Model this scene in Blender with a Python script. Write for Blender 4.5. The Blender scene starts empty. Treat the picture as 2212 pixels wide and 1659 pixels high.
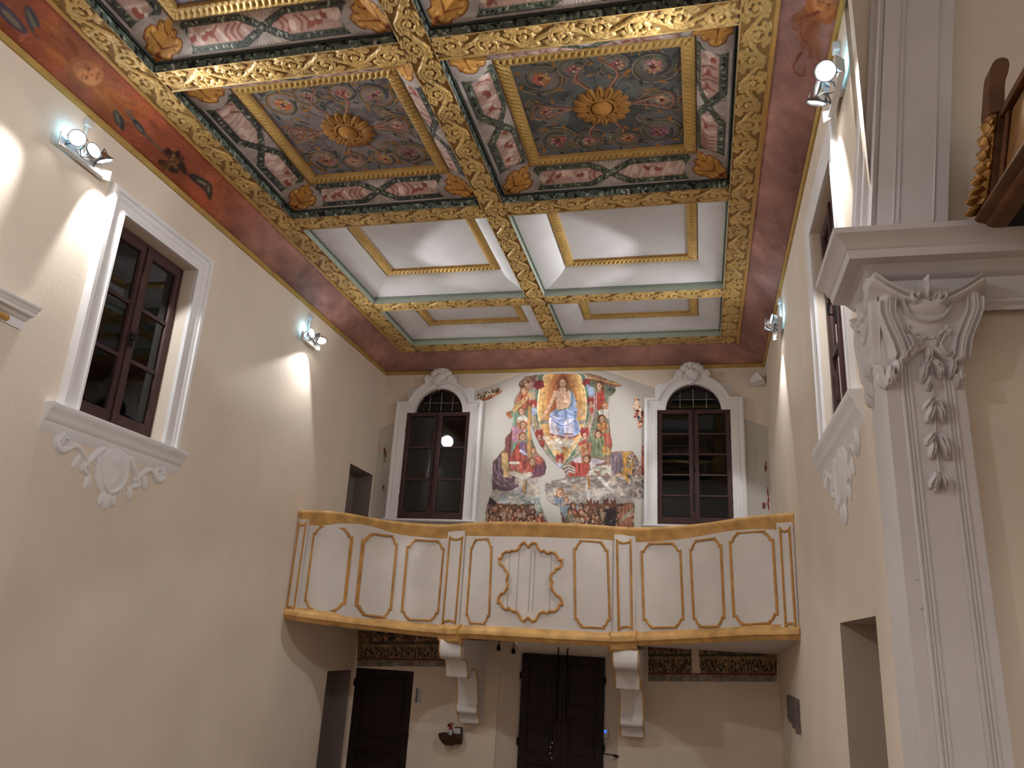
import bpy, math, random
import numpy as np
from mathutils import Vector, Matrix
random.seed(5)
RNG = np.random.default_rng(11)
PI = math.pi
scene = bpy.context.scene
COL = scene.collection
W = 6.2

# ------------------------------------------------------------------ colour
def s2l(a):
    a = np.asarray(a, float)
    return np.where(a <= 0.04045, a / 12.92, ((a + 0.055) / 1.055) ** 2.4)
def lin(r, g, b):
    q = s2l(np.array([r, g, b]) / 255.0)
    return (float(q[0]), float(q[1]), float(q[2]))

# ------------------------------------------------------------------ materials
def new_mat(name):
    m = bpy.data.materials.new(name); m.use_nodes = True
    return m, m.node_tree.nodes, m.node_tree.links, m.node_tree.nodes['Principled BSDF']
def mat(name, rgb, rough=0.7, var=0.0, scale=6.0, bump=0.0, bscale=40.0, metal=0.0, spec=0.3, dist=0.01):
    m, n, l, p = new_mat(name)
    c = lin(*rgb)
    p.inputs['Base Color'].default_value = (*c, 1)
    p.inputs['Roughness'].default_value = rough
    p.inputs['Metallic'].default_value = metal
    p.inputs['Specular IOR Level'].default_value = spec
    tc = n.new('ShaderNodeTexCoord')
    if var > 0:
        nz = n.new('ShaderNodeTexNoise'); nz.inputs['Scale'].default_value = scale; nz.inputs['Detail'].default_value = 6
        l.new(tc.outputs['Object'], nz.inputs['Vector'])
        r = n.new('ShaderNodeMapRange'); r.inputs['From Min'].default_value = 0.3; r.inputs['From Max'].default_value = 0.7
        r.inputs['To Min'].default_value = 1 - var; r.inputs['To Max'].default_value = 1 + var
        l.new(nz.outputs['Fac'], r.inputs['Value'])
        mx = n.new('ShaderNodeVectorMath'); mx.operation = 'SCALE'; mx.inputs[0].default_value = c
        l.new(r.outputs[0], mx.inputs['Scale']); l.new(mx.outputs[0], p.inputs['Base Color'])
    if bump > 0:
        nz = n.new('ShaderNodeTexNoise'); nz.inputs['Scale'].default_value = bscale; nz.inputs['Detail'].default_value = 8
        l.new(tc.outputs['Object'], nz.inputs['Vector'])
        b = n.new('ShaderNodeBump'); b.inputs['Strength'].default_value = bump; b.inputs['Distance'].default_value = dist
        l.new(nz.outputs['Fac'], b.inputs['Height']); l.new(b.outputs[0], p.inputs['Normal'])
    return m
def mat_paint(name, rough=0.65, spec=0.3, metal=0.0):
    m, n, l, p = new_mat(name)
    a = n.new('ShaderNodeVertexColor'); a.layer_name = 'Col'
    tc = n.new('ShaderNodeTexCoord'); nz = n.new('ShaderNodeTexNoise')
    nz.inputs['Scale'].default_value = 45; nz.inputs['Detail'].default_value = 5
    l.new(tc.outputs['Object'], nz.inputs['Vector'])
    r = n.new('ShaderNodeMapRange'); r.inputs['From Min'].default_value = 0.3; r.inputs['From Max'].default_value = 0.7
    r.inputs['To Min'].default_value = 0.9; r.inputs['To Max'].default_value = 1.1
    l.new(nz.outputs['Fac'], r.inputs['Value'])
    mx = n.new('ShaderNodeVectorMath'); mx.operation = 'SCALE'
    l.new(a.outputs['Color'], mx.inputs[0]); l.new(r.outputs[0], mx.inputs['Scale'])
    l.new(mx.outputs[0], p.inputs['Base Color'])
    p.inputs['Roughness'].default_value = rough; p.inputs['Specular IOR Level'].default_value = spec
    p.inputs['Metallic'].default_value = metal
    return m
def mat_emit(name, rgb, strength):
    m, n, l, p = new_mat(name)
    p.inputs['Base Color'].default_value = (*lin(*rgb), 1)
    p.inputs['Emission Color'].default_value = (*lin(*rgb), 1)
    p.inputs['Emission Strength'].default_value = strength
    return m
def mat_glass(name, tint=(0.75, 0.8, 0.8)):
    m, n, l, p = new_mat(name)
    n.remove(p); out = n['Material Output']
    t = n.new('ShaderNodeBsdfTransparent'); t.inputs[0].default_value = (*tint, 1)
    g = n.new('ShaderNodeBsdfGlossy'); g.inputs['Roughness'].default_value = 0.03
    tc = n.new('ShaderNodeTexCoord'); nz = n.new('ShaderNodeTexNoise'); nz.inputs['Scale'].default_value = 3.0
    l.new(tc.outputs['Object'], nz.inputs['Vector'])
    b = n.new('ShaderNodeBump'); b.inputs['Strength'].default_value = 0.03; b.inputs['Distance'].default_value = 0.02
    l.new(nz.outputs['Fac'], b.inputs['Height']); l.new(b.outputs[0], g.inputs['Normal'])
    f = n.new('ShaderNodeFresnel'); f.inputs['IOR'].default_value = 1.55
    mx = n.new('ShaderNodeMixShader')
    l.new(f.outputs[0], mx.inputs[0]); l.new(t.outputs[0], mx.inputs[1]); l.new(g.outputs[0], mx.inputs[2])
    l.new(mx.outputs[0], out.inputs['Surface'])
    return m

# ------------------------------------------------------------------ objects
def empty(name, loc, rot=(0, 0, 0)):
    o = bpy.data.objects.new(name, None); COL.objects.link(o)
    o.location = loc; o.rotation_euler = rot; o.empty_display_size = 0.05
    return o
def tag(o, label=None, cat=None, group=None, kind=None):
    if label: o['label'] = label
    if cat: o['category'] = cat
    if group: o['group'] = group
    if kind: o['kind'] = kind
    return o
def thing(name, label, cat, loc, group=None):
    return tag(empty(name, loc), label, cat, group)
def link(name, me, parent=None):
    o = bpy.data.objects.new(name, me); COL.objects.link(o)
    if parent is not None:
        o.parent = parent
        q = Vector((0, 0, 0)); r = parent
        while r is not None:
            q += r.location; r = r.parent
        o.location = -q           # geometry is written in world metres; parents are only translated
    return o
def copy_tree(o, parent=None, delta=None):
    c = o.copy(); COL.objects.link(c); c.parent = parent
    if delta is not None: c.location = Vector(o.location) + Vector(delta)
    for ch in list(o.children): copy_tree(ch, c)
    return c

class MB:
    def __init__(s): s.v = []; s.f = []; s.mi = []; s.cur = 0
    def add(s, vs, fs):
        b = len(s.v); s.v += [tuple(map(float, q)) for q in vs]
        s.f += [tuple(b + i for i in f) for f in fs]; s.mi += [s.cur] * len(fs)
    def quad(s, a, b, c, d): s.add([a, b, c, d], [(0, 1, 2, 3)])
    def box(s, x0, x1, y0, y1, z0, z1, mp=None):
        vs = [(x, y, z) for x in (x0, x1) for y in (y0, y1) for z in (z0, z1)]
        if mp: vs = [mp(*q) for q in vs]
        s.add(vs, [(0, 1, 3, 2), (4, 6, 7, 5), (0, 4, 5, 1), (2, 3, 7, 6), (0, 2, 6, 4), (1, 5, 7, 3)])
    def prism(s, pts, h0, h1, mp):
        """closed 2-D outline pts (u,v) extruded from h0 to h1, mapped by mp(u,v,h)"""
        n = len(pts)
        s.add([mp(u, v, h0) for u, v in pts] + [mp(u, v, h1) for u, v in pts],
              [(i, (i + 1) % n, n + (i + 1) % n, n + i) for i in range(n)] + [tuple(range(n))[::-1], tuple(range(n, 2 * n))])
    def mould(s, prof, pts, mp, closed=True):
        """profile (offset, height) carried along the 2-D polyline pts with mitred corners"""
        n = len(pts); P = np.array(pts, float); N = []
        for i in range(n):
            def nrm(a, b):
                d = P[b] - P[a]; d /= max(np.hypot(*d), 1e-9); return np.array([-d[1], d[0]])
            if closed: n1, n2 = nrm(i - 1, i), nrm(i, (i + 1) % n)
            elif i == 0: n1 = n2 = nrm(0, 1)
            elif i == n - 1: n1 = n2 = nrm(n - 2, n - 1)
            else: n1, n2 = nrm(i - 1, i), nrm(i, i + 1)
            N.append((n1 + n2) / max(1 + n1 @ n2, 0.25))
        m = len(prof); vs = []
        for i in range(n):
            for d, h in prof:
                q = P[i] + N[i] * d; vs.append(mp(q[0], q[1], h))
        fs = []
        for i in range(n if closed else n - 1):
            j = (i + 1) % n
            for k in range(m - 1): fs.append((i * m + k, j * m + k, j * m + k + 1, i * m + k + 1))
        s.add(vs, fs)
        if not closed and m > 2:
            s.add(vs[:m], [tuple(range(m))]); s.add(vs[-m:], [tuple(range(m))])
    def tube(s, pts, r, seg=8, r2=None):
        P = [Vector(p) for p in pts]; n = len(P); vs = []; prev = None
        for i in range(n):
            t = (P[min(i + 1, n - 1)] - P[max(i - 1, 0)]).normalized()
            if prev is None:
                a = Vector((0, 0, 1)) if abs(t.z) < 0.9 else Vector((1, 0, 0)); u = t.cross(a).normalized()
            else: u = (prev - t * prev.dot(t)).normalized()
            prev = u; w = t.cross(u)
            rr = r if r2 is None else r + (r2 - r) * i / (n - 1)
            for k in range(seg):
                a = 2 * PI * k / seg; vs.append(P[i] + (u * math.cos(a) + w * math.sin(a)) * rr)
        fs = [(i * seg + k, i * seg + (k + 1) % seg, (i + 1) * seg + (k + 1) % seg, (i + 1) * seg + k) for i in range(n - 1) for k in range(seg)]
        fs += [tuple(range(seg)), tuple(range((n - 1) * seg, n * seg))]
        s.add(vs, fs)
    def lathe(s, prof, M=None, seg=24):
        """profile (r, z) about local z, placed by matrix M"""
        m = len(prof); vs = []
        for k in range(seg):
            a = 2 * PI * k / seg
            for r, z in prof:
                q = Vector((r * math.cos(a), r * math.sin(a), z)); vs.append(M @ q if M is not None else q)
        s.add(vs, [(k * m + i, ((k + 1) % seg) * m + i, ((k + 1) % seg) * m + i + 1, k * m + i + 1) for k in range(seg) for i in range(m - 1)])
    def blob(s, c, r, M=None, nu=12, nv=8):
        vs = []; fs = []
        for j in range(nv + 1):
            b = PI * j / nv
            for i in range(nu):
                a = 2 * PI * i / nu
                q = Vector((r[0] * math.sin(b) * math.cos(a), r[1] * math.sin(b) * math.sin(a), r[2] * math.cos(b)))
                if M is not None: q = M @ q
                vs.append((c[0] + q.x, c[1] + q.y, c[2] + q.z))
        for j in range(nv):
            for i in range(nu): fs.append((j * nu + i, j * nu + (i + 1) % nu, (j + 1) * nu + (i + 1) % nu, (j + 1) * nu + i))
        s.add(vs, fs)
    def obj(s, name, mats, parent=None, smooth=False, bevel=0):
        me = bpy.data.meshes.new(name); me.from_pydata(s.v, [], s.f)
        for m in (mats if isinstance(mats, (list, tuple)) else [mats]): me.materials.append(m)
        if any(s.mi): me.polygons.foreach_set('material_index', s.mi)
        me.validate(); me.update()
        if smooth:
            me.polygons.foreach_set('use_smooth', [True] * len(me.polygons))
            try: me.set_sharp_from_angle(angle=math.radians(38))
            except Exception: pass
        o = link(name, me, parent)
        if bevel:
            b = o.modifiers.new('Bevel', 'BEVEL'); b.width = bevel; b.segments = 2; b.limit_method = 'ANGLE'
        return o

def grid_obj(name, P, col=None, mask=None, m=None, parent=None, smooth=True):
    """P (h,w,3) world points, col (h,w,3) sRGB 0..1, mask (h,w) bool: keep a cell when its corners are all set"""
    h, w = P.shape[:2]
    idx = np.arange(h * w).reshape(h, w)
    q = np.stack([idx[:-1, :-1], idx[:-1, 1:], idx[1:, 1:], idx[1:, :-1]], -1).reshape(-1, 4)
    if mask is not None:
        mk = mask.reshape(-1); q = q[mk[q].all(1)]
    used = np.zeros(h * w, bool); used[q.reshape(-1)] = True
    remap = np.cumsum(used) - 1
    V = P.reshape(-1, 3)[used]; q = remap[q]
    me = bpy.data.meshes.new(name)
    me.vertices.add(len(V)); me.vertices.foreach_set('co', V.astype(np.float32).reshape(-1))
    me.loops.add(q.size); me.loops.foreach_set('vertex_index', q.astype(np.int32).reshape(-1))
    me.polygons.add(len(q)); me.polygons.foreach_set('loop_start', np.arange(0, q.size, 4, dtype=np.int32))
    try: me.polygons.foreach_set('loop_total', np.full(len(q), 4, np.int32))
    except Exception: pass
    me.polygons.foreach_set('use_smooth', np.full(len(q), smooth))
    if col is not None:
        a = me.color_attributes.new('Col', 'FLOAT_COLOR', 'POINT')
        c = np.ones((len(V), 4), np.float32); c[:, :3] = s2l(np.clip(col.reshape(-1, 3)[used], 0, 1))
        a.data.foreach_set('color', c.reshape(-1))
    me.update(); me.validate()
    if m: me.materials.append(m)
    return link(name, me, parent)

# ------------------------------------------------------------------ 2-D brushes
def vnoise(h, w, cell, seed=0):
    g = np.random.default_rng(seed).random((int(h / cell) + 3, int(w / cell) + 3))
    y = np.arange(h) / cell; x = np.arange(w) / cell
    yi = y.astype(int); xi = x.astype(int); fy = (y - yi)[:, None]; fx = (x - xi)[None, :]
    fy = fy * fy * (3 - 2 * fy); fx = fx * fx * (3 - 2 * fx)
    a = g[yi][:, xi]; b = g[yi][:, xi + 1]; c = g[yi + 1][:, xi]; d = g[yi + 1][:, xi + 1]
    return (a * (1 - fx) + b * fx) * (1 - fy) + (c * (1 - fx) + d * fx) * fy
def fbm(h, w, cell, seed=0, oct=4):
    s = 0; t = 0; a = 1
    for o in range(oct):
        s = s + a * vnoise(h, w, max(cell / 2 ** o, 1.0), seed + o); t += a; a *= 0.5
    return s / t
def spline(pts, n=6, closed=False):
    P = np.array(pts, float); m = len(P); out = []
    for i in range(m if closed else m - 1):
        if closed: p0, p1, p2, p3 = P[i - 1], P[i], P[(i + 1) % m], P[(i + 2) % m]
        else: p0, p1, p2, p3 = P[max(i - 1, 0)], P[i], P[i + 1], P[min(i + 2, m - 1)]
        for t in np.arange(n) / n:
            out.append(0.5 * ((2 * p1) + (-p0 + p2) * t + (2 * p0 - 5 * p1 + 4 * p2 - p3) * t * t + (-p0 + 3 * p1 - 3 * p2 + p3) * t ** 3))
    if not closed: out.append(P[-1])
    return np.array(out)
def spiral(cx, cy, r0, r1, a0, turns, n=26):
    t = np.linspace(0, 1, n); a = a0 + turns * 2 * PI * t; r = r0 + (r1 - r0) * t
    return np.stack([cx + r * np.cos(a), cy + r * np.sin(a)], 1)

class Raster:
    """drawing surface in its own units: x right, y down"""
    def __init__(s, x0, y0, x1, y1, step):
        s.x0, s.y0, s.st = x0, y0, step
        s.w = int(round((x1 - x0) / step)) + 1; s.h = int(round((y1 - y0) / step)) + 1
        s.X = x0 + np.arange(s.w) * step; s.Y = y0 + np.arange(s.h) * step
    def win(s, ax, ay, bx, by):
        i0 = max(int((ax - s.x0) / s.st) - 1, 0); i1 = min(int((bx - s.x0) / s.st) + 3, s.w)
        j0 = max(int((ay - s.y0) / s.st) - 1, 0); j1 = min(int((by - s.y0) / s.st) + 3, s.h)
        if i1 <= i0 or j1 <= j0: return None
        return slice(j0, j1), slice(i0, i1), s.X[None, i0:i1], s.Y[j0:j1, None]
    def segd(s, pts, w0, w1):
        """smallest (distance / width) to a tapered polyline, over its window"""
        P = np.array(pts, float); n = len(P); pad = max(w0, w1) + s.st * 2
        r = s.win(P[:, 0].min() - pad, P[:, 1].min() - pad, P[:, 0].max() + pad, P[:, 1].max() + pad)
        if r is None: return None
        J, I, X, Y = r; best = np.full((Y.shape[0], X.shape[1]), 9.0); wid = np.full_like(best, max(w0, w1))
        for k in range(n - 1):
            a, b = P[k], P[k + 1]; d = b - a; L = d @ d + 1e-12
            t = np.clip(((X - a[0]) * d[0] + (Y - a[1]) * d[1]) / L, 0, 1)
            D = np.hypot(X - a[0] - t * d[0], Y - a[1] - t * d[1])
            wd = w0 + (w1 - w0) * (k + t) / (n - 1); q = D / np.maximum(wd, 1e-9)
            wid = np.where(q < best, wd, wid); best = np.minimum(best, q)
        return J, I, best, wid
    def inside(s, pts):
        P = np.array(pts, float); r = s.win(P[:, 0].min(), P[:, 1].min(), P[:, 0].max(), P[:, 1].max())
        if r is None: return None
        J, I, X, Y = r; tot = np.zeros((Y.shape[0], X.shape[1]))
        for ox, oy in ((-.25, -.25), (.25, -.25), (-.25, .25), (.25, .25)):
            xx = X + ox * s.st; yy = Y + oy * s.st; c = np.zeros(tot.shape, bool)
            for k in range(len(P)):
                (ax, ay), (bx, by) = P[k - 1], P[k]
                if ay == by: continue
                c ^= ((ay > yy) != (by > yy)) & (xx < (bx - ax) * (yy - ay) / (by - ay) + ax)
            tot += c
        return J, I, tot / 4
class Paint(Raster):
    def __init__(s, x0, y0, x1, y1, step, bg):
        super().__init__(x0, y0, x1, y1, step)
        s.a = np.ones((s.h, s.w, 3)) * np.array(bg) / 255.0
    def _put(s, J, I, k, c):
        s.a[J, I] = s.a[J, I] * (1 - k[..., None]) + np.array(c) / 255.0 * k[..., None]
    def poly(s, pts, c, alpha=1.0):
        r = s.inside(pts)
        if r: s._put(r[0], r[1], r[2] * alpha, c)
    def stroke(s, pts, w, c, w2=None, alpha=1.0):
        r = s.segd(pts, w / 2, (w if w2 is None else w2) / 2)
        if r:
            J, I, q, wd = r; s._put(J, I, np.clip((1 - q) * wd / s.st + 0.5, 0, 1) * alpha, c)
    def ell(s, cx, cy, rx, ry, c, rot=0.0, alpha=1.0):
        R = max(rx, ry); r = s.win(cx - R, cy - R, cx + R, cy + R)
        if not r: return
        J, I, X, Y = r; ca, sa = math.cos(rot), math.sin(rot)
        q = np.hypot(((X - cx) * ca + (Y - cy) * sa) / rx, (-(X - cx) * sa + (Y - cy) * ca) / ry)
        s._put(J, I, np.clip((1 - q) * min(rx, ry) / s.st + 0.5, 0, 1) * alpha, c)
    def grain(s, amt, cell, seed=0):
        s.a *= (1 + amt * 2 * (fbm(s.h, s.w, cell, seed) - 0.5))[..., None]
class Relief(Raster):
    def __init__(s, x0, y0, x1, y1, step):
        super().__init__(x0, y0, x1, y1, step); s.z = np.zeros((s.h, s.w))
    def stroke(s, pts, w, h, w2=None, flat=0.0):
        r = s.segd(pts, w / 2, (w if w2 is None else w2) / 2)
        if r:
            J, I, q, wd = r; v = np.sqrt(np.clip(1 - q * q, 0, 1)) * h
            s.z[J, I] = np.maximum(s.z[J, I], v)
    def groove(s, pts, w, d):
        r = s.segd(pts, w / 2, w / 2)
        if r:
            J, I, q, wd = r; z = s.z[J, I]
            s.z[J, I] = np.where(z > 0, np.maximum(z - np.clip(1 - q * q, 0, 1) * d, 0.001), z)
    def blob(s, cx, cy, rx, ry, h, rot=0.0, pw=0.5):
        R = max(rx, ry); r = s.win(cx - R, cy - R, cx + R, cy + R)
        if not r: return
        J, I, X, Y = r; ca, sa = math.cos(rot), math.sin(rot)
        q = ((X - cx) * ca + (Y - cy) * sa) ** 2 / rx ** 2 + (-(X - cx) * sa + (Y - cy) * ca) ** 2 / ry ** 2
        s.z[J, I] = np.maximum(s.z[J, I], np.clip(1 - q, 0, 1) ** pw * h)
    def poly(s, pts, h):
        r = s.inside(pts)
        if r: s.z[r[0], r[1]] = np.maximum(s.z[r[0], r[1]], r[2] * h)
    def leaf(s, x, y, ang, L, wd, h):
        c, sn = math.cos(ang), math.sin(ang)
        s.blob(x + c * L / 2, y + sn * L / 2, L / 2, wd / 2, h, ang)
        s.groove([(x, y), (x + c * L * 0.85, y + sn * L * 0.85)], wd * 0.16, h * 0.45)
    def blur(s, n=1):
        for _ in range(n):
            z = s.z; p = np.pad(z, 1, mode='edge')
            s.z = (p[:-2, 1:-1] + p[2:, 1:-1] + p[1:-1, :-2] + p[1:-1, 2:] + 4 * z) / 8
    def mesh(s, name, mp, m, parent=None, eps=0.002, col=None):
        """relief surface; mp(X,Y,Z arrays) -> (h,w,3); cells that touch raised ground are kept"""
        up = s.z > eps; k = up.copy()
        k[1:] |= up[:-1]; k[:-1] |= up[1:]; k2 = k.copy(); k2[:, 1:] |= k[:, :-1]; k2[:, :-1] |= k[:, 1:]
        P = mp(np.broadcast_to(s.X[None, :], s.z.shape), np.broadcast_to(s.Y[:, None], s.z.shape), np.where(up, s.z, -0.003))
        return grid_obj(name, P, col, k2, m, parent)
def hmap(H):
    """drawing units -> two wall coordinates (projective)"""
    H = np.array(H).reshape(3, 3)
    def f(X, Y):
        w = H[2, 0] * X + H[2, 1] * Y + H[2, 2]
        return (H[0, 0] * X + H[0, 1] * Y + H[0, 2]) / w, (H[1, 0] * X + H[1, 1] * Y + H[1, 2]) / w
    return f

# wall frames: (along, up, out of the wall)
def mpL(u, v, h): return (h, u, v)
def mpR(u, v, h): return (W - h, u, v)
def mpB(u, v, h): return (u, -h, v)
def rect(u0, u1, v0, v1): return [(u0, v0), (u1, v0), (u1, v1), (u0, v1)]   # counter-clockwise: mould offset < 0 is outward
# ================================================================== materials used in the room
M_WALL = mat('cream_plaster', (222, 210, 195), 0.85, 0.05, 1.3, 0.12, 28, spec=0.15, dist=0.012)
M_WHITE = mat('white_stucco', (228, 228, 230), 0.7, 0.03, 3, 0.12, 60, spec=0.2, dist=0.006)
M_COVEWHITE = mat('coffer_plaster', (214, 214, 217), 0.85, 0.05, 4, 0.15, 30, spec=0.15, dist=0.01)
M_GREY = mat('recess_grey', (132, 120, 116), 0.85, 0.05, 3, 0.1, 30, spec=0.1)  # darker grey for the faces of the left wall recesses
M_YELLOW = mat('ochre_band', (172, 142, 78), 0.7, 0.12, 5)
M_WOOD = mat('dark_window_wood', (62, 36, 34), 0.5, 0.2, 8, 0.1, 50, spec=0.35)
M_DOOR = mat('dark_door_wood', (34, 20, 20), 0.55, 0.3, 5, 0.15, 40, spec=0.25)
M_IRON = mat('black_iron', (26, 23, 23), 0.5, 0.1, 20, 0, metal=0.6)
M_GLASS = mat_glass('window_glass', (0.5, 0.56, 0.58))
M_LEAD = mat('lead_bar', (120, 120, 120), 0.5, 0, metal=0.4)
M_FLOOR = mat('terracotta_floor', (122, 96, 78), 0.6, 0.15, 3)
M_PAINT = mat_paint('painted_plaster')
M_CARVE = mat_paint('gilded_carving', 0.5, 0.4, 0.1)
M_GOLDP = mat('gold_paint', (192, 150, 84), 0.55, 0.15, 14, 0.1, 60, metal=0.1)
M_GREEN = mat('pale_green_paint', (160, 170, 158), 0.75, 0.06, 5)

ZT, ZC = 6.573, 6.72      # top of the walls, underside of the beams
ZF = -0.2                 # floor

def wall_panel(mb, mp, u0, u1, v0, v1, holes=(), depth=0.6):
    us = sorted({u0, u1, *[q for h in holes for q in h[:2]]}); vs = sorted({v0, v1, *[q for h in holes for q in h[2:4]]})
    for i in range(len(us) - 1):
        for j in range(len(vs) - 1):
            cu, cv = (us[i] + us[i + 1]) / 2, (vs[j] + vs[j + 1]) / 2
            if any(h[0] < cu < h[1] and h[2] < cv < h[3] for h in holes): continue
            mb.quad(mp(us[i], vs[j], 0), mp(us[i + 1], vs[j], 0), mp(us[i + 1], vs[j + 1], 0), mp(us[i], vs[j + 1], 0))
    for h in holes:
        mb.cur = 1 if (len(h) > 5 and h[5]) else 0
        a, b, c, d = h[:4]; dp = h[4] if len(h) > 4 else depth; back = h[5] if len(h) > 5 else False
        p0 = [mp(a, c, 0), mp(b, c, 0), mp(b, d, 0), mp(a, d, 0)]; p1 = [mp(a, c, -dp), mp(b, c, -dp), mp(b, d, -dp), mp(a, d, -dp)]
        for k in range(4): mb.quad(p0[k], p0[(k + 1) % 4], p1[(k + 1) % 4], p1[k])
        if back: mb.quad(*p1)
        mb.cur = 0
def struct(name, mb, m, parent=None, **k):
    o = mb.obj(name, m, parent, **k)
    if parent is None: o['kind'] = 'structure'
    return o
LABELS = {}

YN = -17.0   # end of the room behind the camera
# left wall: window, the two recesses by the back corner
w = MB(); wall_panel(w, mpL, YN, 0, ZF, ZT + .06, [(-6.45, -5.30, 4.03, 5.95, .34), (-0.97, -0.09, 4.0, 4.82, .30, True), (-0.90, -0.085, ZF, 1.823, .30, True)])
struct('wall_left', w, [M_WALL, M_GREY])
# right wall: window and the doorway of the side passage
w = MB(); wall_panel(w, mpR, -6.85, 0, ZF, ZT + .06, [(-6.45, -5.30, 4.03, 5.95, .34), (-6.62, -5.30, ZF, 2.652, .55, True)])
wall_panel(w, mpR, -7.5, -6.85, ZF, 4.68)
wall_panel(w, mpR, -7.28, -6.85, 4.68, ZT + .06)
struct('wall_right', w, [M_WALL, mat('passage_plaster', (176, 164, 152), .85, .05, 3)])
# the wall that returns to the right behind the pilaster
w = MB(); mpP = lambda u, v, h: (u, -7.40 - h, v)
wall_panel(w, mpP, 6.2, 10.0, ZF, 7.3); w.quad((6.2, -7.5, ZF), (6.2, -7.4, ZF), (6.2, -7.4, 7.3), (6.2, -7.5, 7.3))
struct('wall_transept', w, M_WALL)
w = MB(); w.quad((10, -7.4, ZF), (10, YN, ZF), (10, YN, 7.3), (10, -7.4, 7.3)); struct('wall_side', w, M_WALL)
w = MB(); w.quad((0, YN, ZF), (10, YN, ZF), (10, YN, 7.3), (0, YN, 7.3)); struct('wall_front', w, M_WALL)
w = MB(); w.quad((-1, .4, ZF), (10, .4, ZF), (10, YN, ZF), (-1, YN, ZF)); struct('floor', w, M_FLOOR)
# flat slab over the coffers, and the plain ceiling of the near part of the church
w = MB(); w.quad((-.7, .7, 7.32), (10, .7, 7.32), (10, YN, 7.32), (-.7, YN, 7.32))
w.quad((0, -9.75, 6.76), (6.2, -9.75, 6.76), (6.2, YN, 6.76), (0, YN, 6.76))
w.quad((6.2, -7.5, 6.6), (6.2, YN, 6.6), (6.2, YN, 7.32), (6.2, -7.5, 7.32))
struct('ceiling', w, M_COVEWHITE)

# back wall plaster: greyer inside the old gable line, cream above it
m, n, l, p = new_mat('back_wall_plaster'); M_BACK = m
p.inputs['Roughness'].default_value = 0.85; p.inputs['Specular IOR Level'].default_value = 0.15
tc = n.new('ShaderNodeTexCoord'); sx = n.new('ShaderNodeSeparateXYZ'); l.new(tc.outputs['Object'], sx.inputs[0])
def mth(op, a, b=None):
    q = n.new('ShaderNodeMath'); q.operation = op
    for i, v in enumerate((a, b)):
        if v is None: continue
        if isinstance(v, (int, float)): q.inputs[i].default_value = v
        else: l.new(v, q.inputs[i])
    return q.outputs[0]
gx = mth('ABSOLUTE', mth('SUBTRACT', sx.outputs['X'], 3.08)); gz = mth('SUBTRACT', 6.83, mth('MULTIPLY', gx, 0.385))
inside = mth('MULTIPLY', mth('LESS_THAN', sx.outputs['Z'], gz), mth('GREATER_THAN', sx.outputs['Z'], 3.0))
nz = n.new('ShaderNodeTexNoise'); nz.inputs['Scale'].default_value = 2.2; nz.inputs['Detail'].default_value = 7
l.new(tc.outputs['Object'], nz.inputs['Vector'])
mx = n.new('ShaderNodeMix'); mx.data_type = 'RGBA'; l.new(inside, mx.inputs[0])
mx.inputs[6].default_value = (*lin(222, 210, 195), 1); mx.inputs[7].default_value = (*lin(190, 186, 180), 1)
r = n.new('ShaderNodeMapRange'); r.inputs[1].default_value = .3; r.inputs[2].default_value = .7; r.inputs[3].default_value = .93; r.inputs[4].default_value = 1.07
l.new(nz.outputs['Fac'], r.inputs[0])
vs_ = n.new('ShaderNodeVectorMath'); vs_.operation = 'SCALE'; l.new(mx.outputs[2], vs_.inputs[0]); l.new(r.outputs[0], vs_.inputs['Scale'])
l.new(vs_.outputs[0], p.inputs['Base Color'])
b = n.new('ShaderNodeBump'); b.inputs['Strength'].default_value = .15; b.inputs['Distance'].default_value = .01; l.new(nz.outputs['Fac'], b.inputs['Height']); l.new(b.outputs[0], p.inputs['Normal'])

WINS = [(1.02, .47, 1.57), (5.125, 4.58, 5.67)]     # back windows: centre, jambs
w = MB()
wall_panel(w, mpB, 0, W, ZF, ZT + .06, [(WINS[0][1], WINS[0][2], 4.13, 6.31, .3), (WINS[1][1], WINS[1][2], 4.13, 6.31, .3), (.046, .975, ZF, 1.858, .16), (2.29, 4.03, ZF, 2.75, .02)])
# splayed embrasure of the main door
e0 = [(2.29, ZF), (4.03, ZF), (4.03, 2.75), (2.29, 2.75)]; e1 = [(2.56, ZF), (3.80, ZF), (3.80, 2.20), (2.56, 2.20)]
for k in (1, 2, 3):
    a, b2 = e0[k], e0[(k + 1) % 4]; c, d = e1[(k + 1) % 4], e1[k]
    w.quad((a[0], .02, a[1]), (b2[0], .02, b2[1]), (c[0], .30, c[1]), (d[0], .30, d[1]))
struct('wall_back', w, M_BACK)
# dark night outside: dark backing sheets added behind the panes, night in their colour
M_NIGHT = mat('night_backing', (26, 28, 34), 0.9, 0.4, 6)
w = MB(); w.quad((-.3, .75, 3.6), (6.5, .75, 3.6), (6.5, .75, 6.9), (-.3, .75, 6.9)); w.quad((-.8, -7, 3.5), (-.8, -4.8, 3.5), (-.8, -4.8, 6.5), (-.8, -7, 6.5)); w.quad((7.0, -7, 3.5), (7.0, -4.8, 3.5), (7.0, -4.8, 6.5), (7.0, -7, 6.5))
struct('outside_backing', w, M_NIGHT)

# ochre band at the top of the walls (trim_1..3)
for i, (name, mp, u0, u1) in enumerate([('trim_1', mpL, YN, 0), ('trim_2', mpB, 0, W), ('trim_3', mpR, -7.4, 0)]):
    w = MB(); w.prism([(0, ZT), (.018, ZT), (.03, ZT + .025), (.03, ZT + .055), (0, ZT + .06)], u0, u1, lambda h, v, u, mp=mp: mp(u, v, h))
    struct(name, w, M_YELLOW)

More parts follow.
